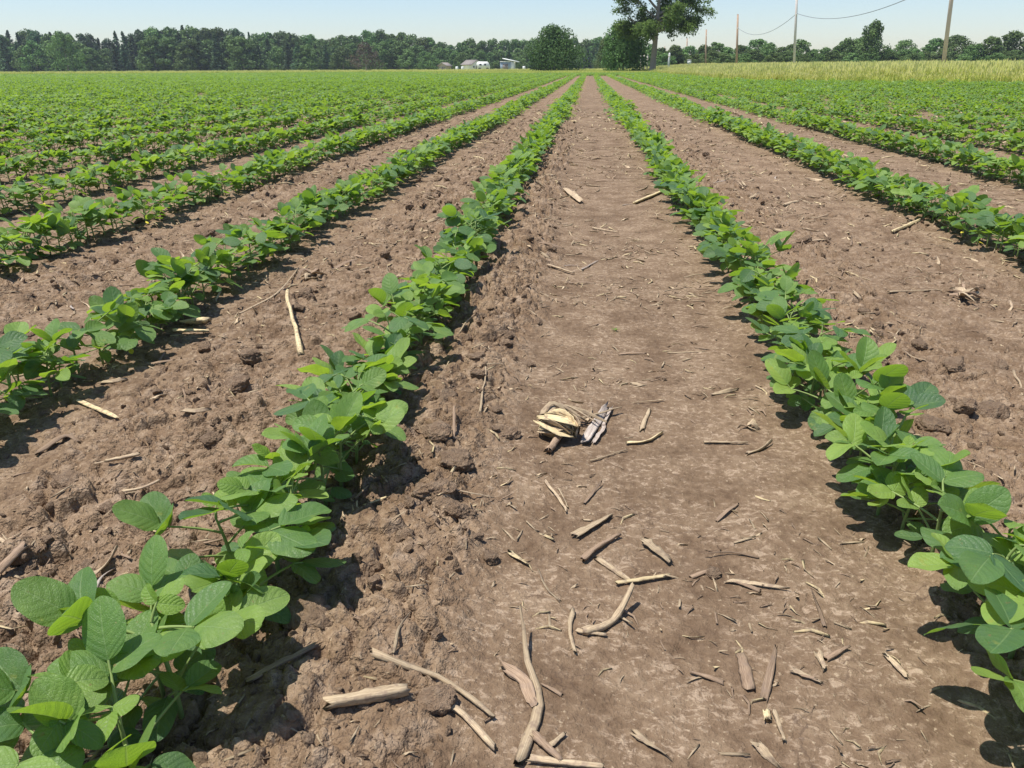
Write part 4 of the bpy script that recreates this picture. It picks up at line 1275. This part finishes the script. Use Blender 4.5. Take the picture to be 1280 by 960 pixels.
poles = []
PL = [(1180, None, 'pole_two', 9.5, 0.115, 'leaning two tone utility pole nearest the camera', -0.07), (993, None, 'pole_pale', 9.0, 0.13, 'pale tall utility pole the sagging wires meet', -0.085),
      (921, 18, 'pole_brown', None, 0.16, 'brown utility pole left of the pale tall one', -0.075), (882, 37, 'pole_brown', None, .15, 'brown utility pole midway along the road', 0),
      (858.5, 48, 'pole_brown', None, .15, 'thin pale brown pole beside the white box', 0), (841.5, 56, 'pole_brown', None, .15, 'short looking pole right of the white leaning post', 0),
      (831, 58, 'pole_brown', None, .14, 'distant pole behind the white leaning post', 0), (821, 59, 'pole_pale', None, .14, 'pale distant pole just right of the walnut trunk', 0)]
for px, top, mt, H, r, lab, lean in PL:
    lean = lean or -0.06
    Yp = pole_y(px); x = POLE_X
    if top is not None: _, H = height_for(px, top, 0, Yp)
    z = float(terrain(x, Yp))
    o = empty('utility_pole', (x, Yp, z), 0, lab, 'utility pole', 'utility poles along the verge')
    o.rotation_euler = (0, lean, 0)
    m = MB(); m.tube([(0, 0, -.3), (0, 0, H * .5), (0, 0, H)], [r, r * .88, r * .72], 12); m.build('shaft', M[mt], o, True)
    m = MB(); m.tube([(0, 0, H), (0, 0, H + .05)], [r * .74, r * .4], 12); m.build('pole_cap', M[mt], o, True)
    m = MB(); m.tube([(-.02, -r * .9, 4.85), (-.02, -r * .9 - .12, 4.9), (-.02, -r * .9 - .14, 5.0)], [.03, .035, .05], 8); m.build('insulator', M['white'], o, True)
    poles.append((x + lean * 5.0, Yp - r - .12, z + 4.98))


def wire(a, b, sag, lab, r=.022):
    a = Vector(a); b = Vector(b); pts = []
    for i in range(25):
        t = i / 24; p = a.lerp(b, t); p.z -= sag * 4 * t * (1 - t); pts.append(p)
    c = (a + b) / 2; m = MB(); m.tube([p - c for p in pts], r, 6)
    o = m.build('power_wire', M['wire'], None, True); o.location = c
    tag(o, lab, 'wire', 'sagging wires between the poles')


wire(poles[0], poles[1], 1.15, 'sagging wire from the leaning pole to the pale tall pole')
wire(poles[1], poles[2], 1.3, 'sagging wire from the pale tall pole to the brown pole beyond')

x, y = at_dist(835.5, 84); z = float(terrain(x, y)); _, H = height_for(836.5, 66, 0, 84)
o = empty('marker_post', (x, y, z), 0, 'short white leaning post right of the walnut trunk', 'post'); o.rotation_euler = (0, .03, 0)
m = MB(); m.tube([(0, 0, -.2), (0, 0, H - .08), (0, 0, H)], [.10, .10, .07], 10); m.build('shaft', M['white'], o, True)
m = MB(); m.tube([(0, 0, H * .8), (0, 0, H * .86)], [.104, .104], 10); m.build('band', M['pole_pale'], o, True)
for px, lab in ((797, 'fence post farthest left of the walnut trunk'), (801, 'second fence post left of the walnut trunk'), (805, 'third fence post, nearer the walnut trunk'), (809, 'fence post close against the walnut trunk')):
    Yp = 100.0; x, _ = at_dist(px, Yp); z = float(terrain(x, Yp)); _, H = height_for(px, 68, 0, Yp)
    m = MB(); m.tube([(0, 0, -.2), (0, 0, H - .1), (0, 0, H)], [.11, .10, .05], 8)
    o = m.build('fence_post', M['pole_pale'], None, True); o.location = (x, Yp, z); tag(o, lab, 'post', 'fence posts by the walnut')
# white box by the pole
Yp = 118; x, _ = at_dist(861.5, Yp); z = float(terrain(x, Yp))
o = empty('meter_box', (x, Yp, z), 0, 'white box on a stand beside the thin pale brown pole', 'box')
m = MB(); m.box(-.24, .24, -.15, .15, .55, 1.15); m.build('cabinet', M['white'], o)
m = MB(); m.tube([(0, 0, -.1), (0, 0, .54)], .05, 8); m.build('stand', M['pole_brown'], o)
m = MB(); m.box(-.28, .28, -.19, .19, 1.152, 1.20); m.build('lid', M['white'], o)


# ------------------------------------------------------------------ buildings in the distance
def gable(mb, x0, x1, y0, y1, z0, z1, over=.3, th=.14):
    """two roof slabs, ridge along y"""
    xm = (x0 + x1) / 2
    for s in (-1, 1):
        xe = x0 - over if s < 0 else x1 + over
        ze = z0 - (z1 - z0) * over / (xm - x0)
        v = [(xe, y0 - over, ze), (xm, y0 - over, z1), (xm, y1 + over, z1), (xe, y1 + over, ze)]
        v = v + [(a, b, c + th) for a, b, c in v]
        f = [(0, 3, 2, 1), (4, 5, 6, 7), (0, 1, 5, 4), (1, 2, 6, 5), (2, 3, 7, 6), (3, 0, 4, 7)]
        mb.add(v, f if s < 0 else [q[::-1] for q in f])


def gable_walls(mb, x0, x1, y0, y1, z0, z1):
    xm = (x0 + x1) / 2
    v = []
    for y in (y0, y1): v += [(x0, y, -.3), (x1, y, -.3), (x1, y, z0), (xm, y, z1), (x0, y, z0)]
    mb.add(v, [(0, 1, 2, 3, 4), (9, 8, 7, 6, 5), (0, 5, 6, 1), (1, 6, 7, 2), (4, 9, 5, 0)])


def house(px, Yd, w, d, h0, h1, wall, roof, rz, label, name, cat):
    x, _ = at_dist(px, Yd); o = empty(name, (x, Yd, float(terrain(x, Yd))), rz, label, cat)
    m = MB(); gable_walls(m, -w / 2, w / 2, 0, d, h0, h1 - .02); m.build('wall', M[wall], o)
    m = MB(); gable(m, -w / 2, w / 2, 0, d, h0, h1); m.build('roof', M[roof], o)
    m = MB(); m.box(-w * .10, w * .12, -.06, -.003, 0, h0 * .8); dd = m.build('door', M['roof_grey'], o)
    m = MB(); m.box(w * .08, w * .10, -.10, -.062, h0 * .38, h0 * .42); m.build('handle', M['metal_blue'], dd)
    for s in (-1, 1):
        m = MB(); m.box(s * w * .31 - w * .08, s * w * .31 + w * .08, -.05, -.003, h0 * .42, h0 * .78); f = m.build('window', M['white'], o)
        m = MB(); m.box(s * w * .31 - w * .065, s * w * .31 + w * .065, -.06, -.052, h0 * .46, h0 * .74); m.build('pane', M['glass'], f)
    return o


house(596, 218, 3.3, 4.6, 1.5, 2.5, 'white', 'roof_grey', .75, 'small white gabled house with brown grey roof before the wood', 'gabled_house', 'house')
house(553, 221, 2.5, 2.4, 1.2, 1.9, 'tan', 'roof_grey', -.4, 'small tan shed left of the white house', 'garden_shed', 'shed')
# barn with lean-to
x, _ = at_dist(633, 216); o = empty('barn', (x, 216, float(terrain(x, 216))), 0, 'grey blue metal barn with white sloping roof', 'barn')
m = MB(); m.box(-2.1, 1.4, 0, 6, -.3, 2.5); m.build('wall', M['metal_blue'], o)
m = MB(); m.add([(-1.3, -.4, 3.35), (3.9, -.4, 2.35), (3.9, 6.4, 2.35), (-1.3, 6.4, 3.35), (-1.3, -.4, 3.6), (3.9, -.4, 2.6), (3.9, 6.4, 2.6), (-1.3, 6.4, 3.6)],
              [(0, 3, 2, 1), (4, 5, 6, 7), (0, 1, 5, 4), (1, 2, 6, 5), (2, 3, 7, 6), (3, 0, 4, 7)]); m.build('roof', M['white'], o)
m = MB(); m.box(1.402, 2.5, .1, 5.8, -.3, 2.45); m.build('side_wing', M['white'], o)
m = MB(); m.box(-1.3, .6, -.06, -.003, 0, 2.0); dd = m.build('door', M['roof_grey'], o)
m = MB(); m.box(.35, .45, -.1, -.062, .9, 1.15); m.build('handle', M['white'], dd)
m = MB(); m.box(-2.2, 1.25, -.2, 6.2, 2.502, 2.68); m.build('eave', M['white'], o)
o.scale = (.78, .78, .82)
# camper van parked by the house
x, _ = at_dist(604, 214); o = empty('camper_van', (x, 214, float(terrain(x, 214))), .2, 'white camper van parked right of the white house', 'camper van')
prof = [(-1.6, .35), (1.6, .35), (1.75, .9), (1.45, 1.75), (1.0, 2.15), (-1.3, 2.15), (-1.65, 1.8)]
m = MB(); k = len(prof); m.add([(a, -.9, b) for a, b in prof] + [(a, .9, b) for a, b in prof], [tuple(range(k)), tuple(range(2 * k - 1, k - 1, -1))] + [((i + 1) % k, i, i + k, (i + 1) % k + k) for i in range(k)]); m.build('body', M['white'], o)
for a in (-1.0, 1.0):
    m = MB(); m.tube([(a, -.95, .35), (a, -.70, .35)], .35, 14); m.build('wheel', M['rubber'], o)
for a in (-.8, .4):
    m = MB(); m.box(a - .3, a + .3, -.915, -.903, 1.2, 1.65); m.build('window', M['glass'], o)
# small white tanks on the grass
for px, lab in ((571, 'small white barrel on the grass between shed and house'), (578, 'small white barrel nearest the white house'), (655, 'small white barrel right of the barn')):
    x, _ = at_dist(px, 212); m = MB(); m.tube([(0, 0, -.05), (0, 0, .1), (0, 0, .5), (0, 0, .95), (0, 0, 1.0)], [.30, .34, .37, .34, .28], 12)
    o = m.build('barrel', M['white'], None, True); o.location = (x, 212, float(terrain(x, 212))); tag(o, lab, 'barrel', 'white barrels by the buildings')


# ------------------------------------------------------------------ grass of the verge and headland
def grass_clump(seed, n, h, spread, w, name='grass_clump', heads=True):
    R = random.Random(seed); mb = MB()
    for _ in range(n):
        a = R.uniform(0, 6.28); r = spread * R.random() ** .5; p = Vector((math.cos(a) * r, math.sin(a) * r, 0)); hh = h * R.uniform(.5, 1.1)
        b = R.uniform(0, 6.28); ln = Vector((math.cos(b), math.sin(b), 0)) * hh * R.uniform(.05, .4); sd = Vector((-math.sin(b), math.cos(b), 0)) * w
        q = p + ln * .35 + Vector((0, 0, hh * .6)); e = p + ln + Vector((0, 0, hh))
        mb.add([tuple(v) for v in (p - sd, p + sd, q + sd * .8, q - sd * .8, e)], [(0, 1, 2, 3), (3, 2, 4)], tone=[.15, .15, .5, .5, .75] if False else R.uniform(0, .9))
        if heads and R.random() < .35:
            u = Vector((0, 0, hh * .16)); mb.add([tuple(v) for v in (e - u, e + sd * 1.8, e + u, e - sd * 1.8)], [(0, 1, 2, 3)], tone=1.0)
    return mb.mesh(name, M['grass'])


GK = [grass_clump(s, 60, .56, .35, .012) for s in range(4)] + [grass_clump(50 + s, 60, .32, .5, .014, heads=False) for s in range(3)]
pts, rot, scl, idx = [], [], [], []
R = random.Random(4)
def gput(x, y, s, i): pts.append((x, y, 0)); rot.append((0, 0, R.uniform(0, 6.28))); scl.append((s, s, s * R.uniform(.8, 1.1))); idx.append(i)
for _ in range(22000):
    y = 10 + 130 * R.random() ** 1.3; e = float(verge_edge(y)); x = e + R.random() ** 1.25 * (13 + .5 * y)
    if x > .85 * y + 4: continue
    gput(x, y, R.uniform(.7, 1.05) * (0.7 if x < e + 1 else 1), R.randrange(4))
for _ in range(9000):                                            # mown headland at the end of the rows
    y = R.uniform(77.5, 124); x = R.uniform(-15, 14)
    gput(x, y, R.uniform(.6, 1.0), 4 + R.randrange(3))
for _ in range(5000):                                            # pale strip before the wood
    y = R.uniform(118, 160); x = R.uniform(-.9 * y, 10)
    gput(x, y, R.uniform(.5, .8), R.randrange(4))
P = np.array(pts); P[:, 2] = terrain(P[:, 0], P[:, 1]) - .01
stuff_scatter('grass', GK, P, rot, scl, idx)

# tiny weed seedlings on the smooth strip
for px, py, lab in ((769, 411, 'tiny green weed seedling on the smooth middle strip'),):
    x, y = at(px, py); o = empty('weed_seedling', (x, y, gz(x, y)), 0, lab, 'weed')
    for k in range(5):
        m = MB(); a = k * 1.3; leaflet(m, Vector((0, 0, .002)), azel(a, .5), Vector((0, 0, 1)), .013, .004, 4, 2, .6, .3, random.Random(k)); m.build('leaf', LM, o, True)

# ------------------------------------------------------------------ the air between here and the wood
m = bpy.data.materials.new('pale_air'); m.use_nodes = True; m.node_tree.nodes.clear()
pv = m.node_tree.nodes.new('ShaderNodeVolumePrincipled'); mo = m.node_tree.nodes.new('ShaderNodeOutputMaterial')
pv.inputs['Color'].default_value = (0.80, 0.88, 1.0, 1); pv.inputs['Density'].default_value = HAZE; pv.inputs['Anisotropy'].default_value = 0.0
m.node_tree.links.new(pv.outputs[0], mo.inputs['Volume'])
b = MB(); b.box(-420, 420, -30, 420, -3.2, 18); tag(b.build('haze', m), kind='stuff')

# ------------------------------------------------------------------ daylight
SUN = Vector((-0.30, -0.07, 0.93)).normalized()
el = math.asin(SUN.z); az = math.atan2(SUN.x, SUN.y)
ld = bpy.data.lights.new('sun', 'SUN'); ld.energy = 4.9; ld.angle = math.radians(0.55); ld.color = (1.0, 0.955, 0.88)
lo = bpy.data.objects.new('sun', ld); COL.objects.link(lo); lo.rotation_euler = SUN.to_track_quat('Z', 'Y').to_euler(); lo.location = (0, 0, 30)
w = bpy.data.worlds.new('World'); SC.world = w; w.use_nodes = True
nt = w.node_tree; nt.nodes.clear()
sky = nt.nodes.new('ShaderNodeTexSky'); sky.sky_type = 'NISHITA'; sky.sun_disc = False; sky.sun_elevation = el; sky.sun_rotation = az
sky.air_density = 1.0; sky.dust_density = 0.4; sky.ozone_density = 3.0
bg = nt.nodes.new('ShaderNodeBackground'); bg.inputs['Strength'].default_value = 0.118
wo = nt.nodes.new('ShaderNodeOutputWorld'); tint = nt.nodes.new('ShaderNodeMixRGB'); tint.blend_type = 'MULTIPLY'; tint.inputs[0].default_value = 1.0; tint.inputs[2].default_value = (0.88, 0.89, 0.95, 1)
nt.links.new(sky.outputs[0], tint.inputs[1]); nt.links.new(tint.outputs[0], bg.inputs[0]); nt.links.new(bg.outputs[0], wo.inputs[0])
vs = SC.view_settings; vs.view_transform = 'Standard'; vs.look = 'None'; vs.gamma = 1.0; vs.exposure = 0.43; vs.use_curve_mapping = False
SC.render.film_transparent = False
SC.cycles.max_bounces = 6; SC.cycles.diffuse_bounces = 3; SC.cycles.transmission_bounces = 3; SC.cycles.transparent_max_bounces = 4
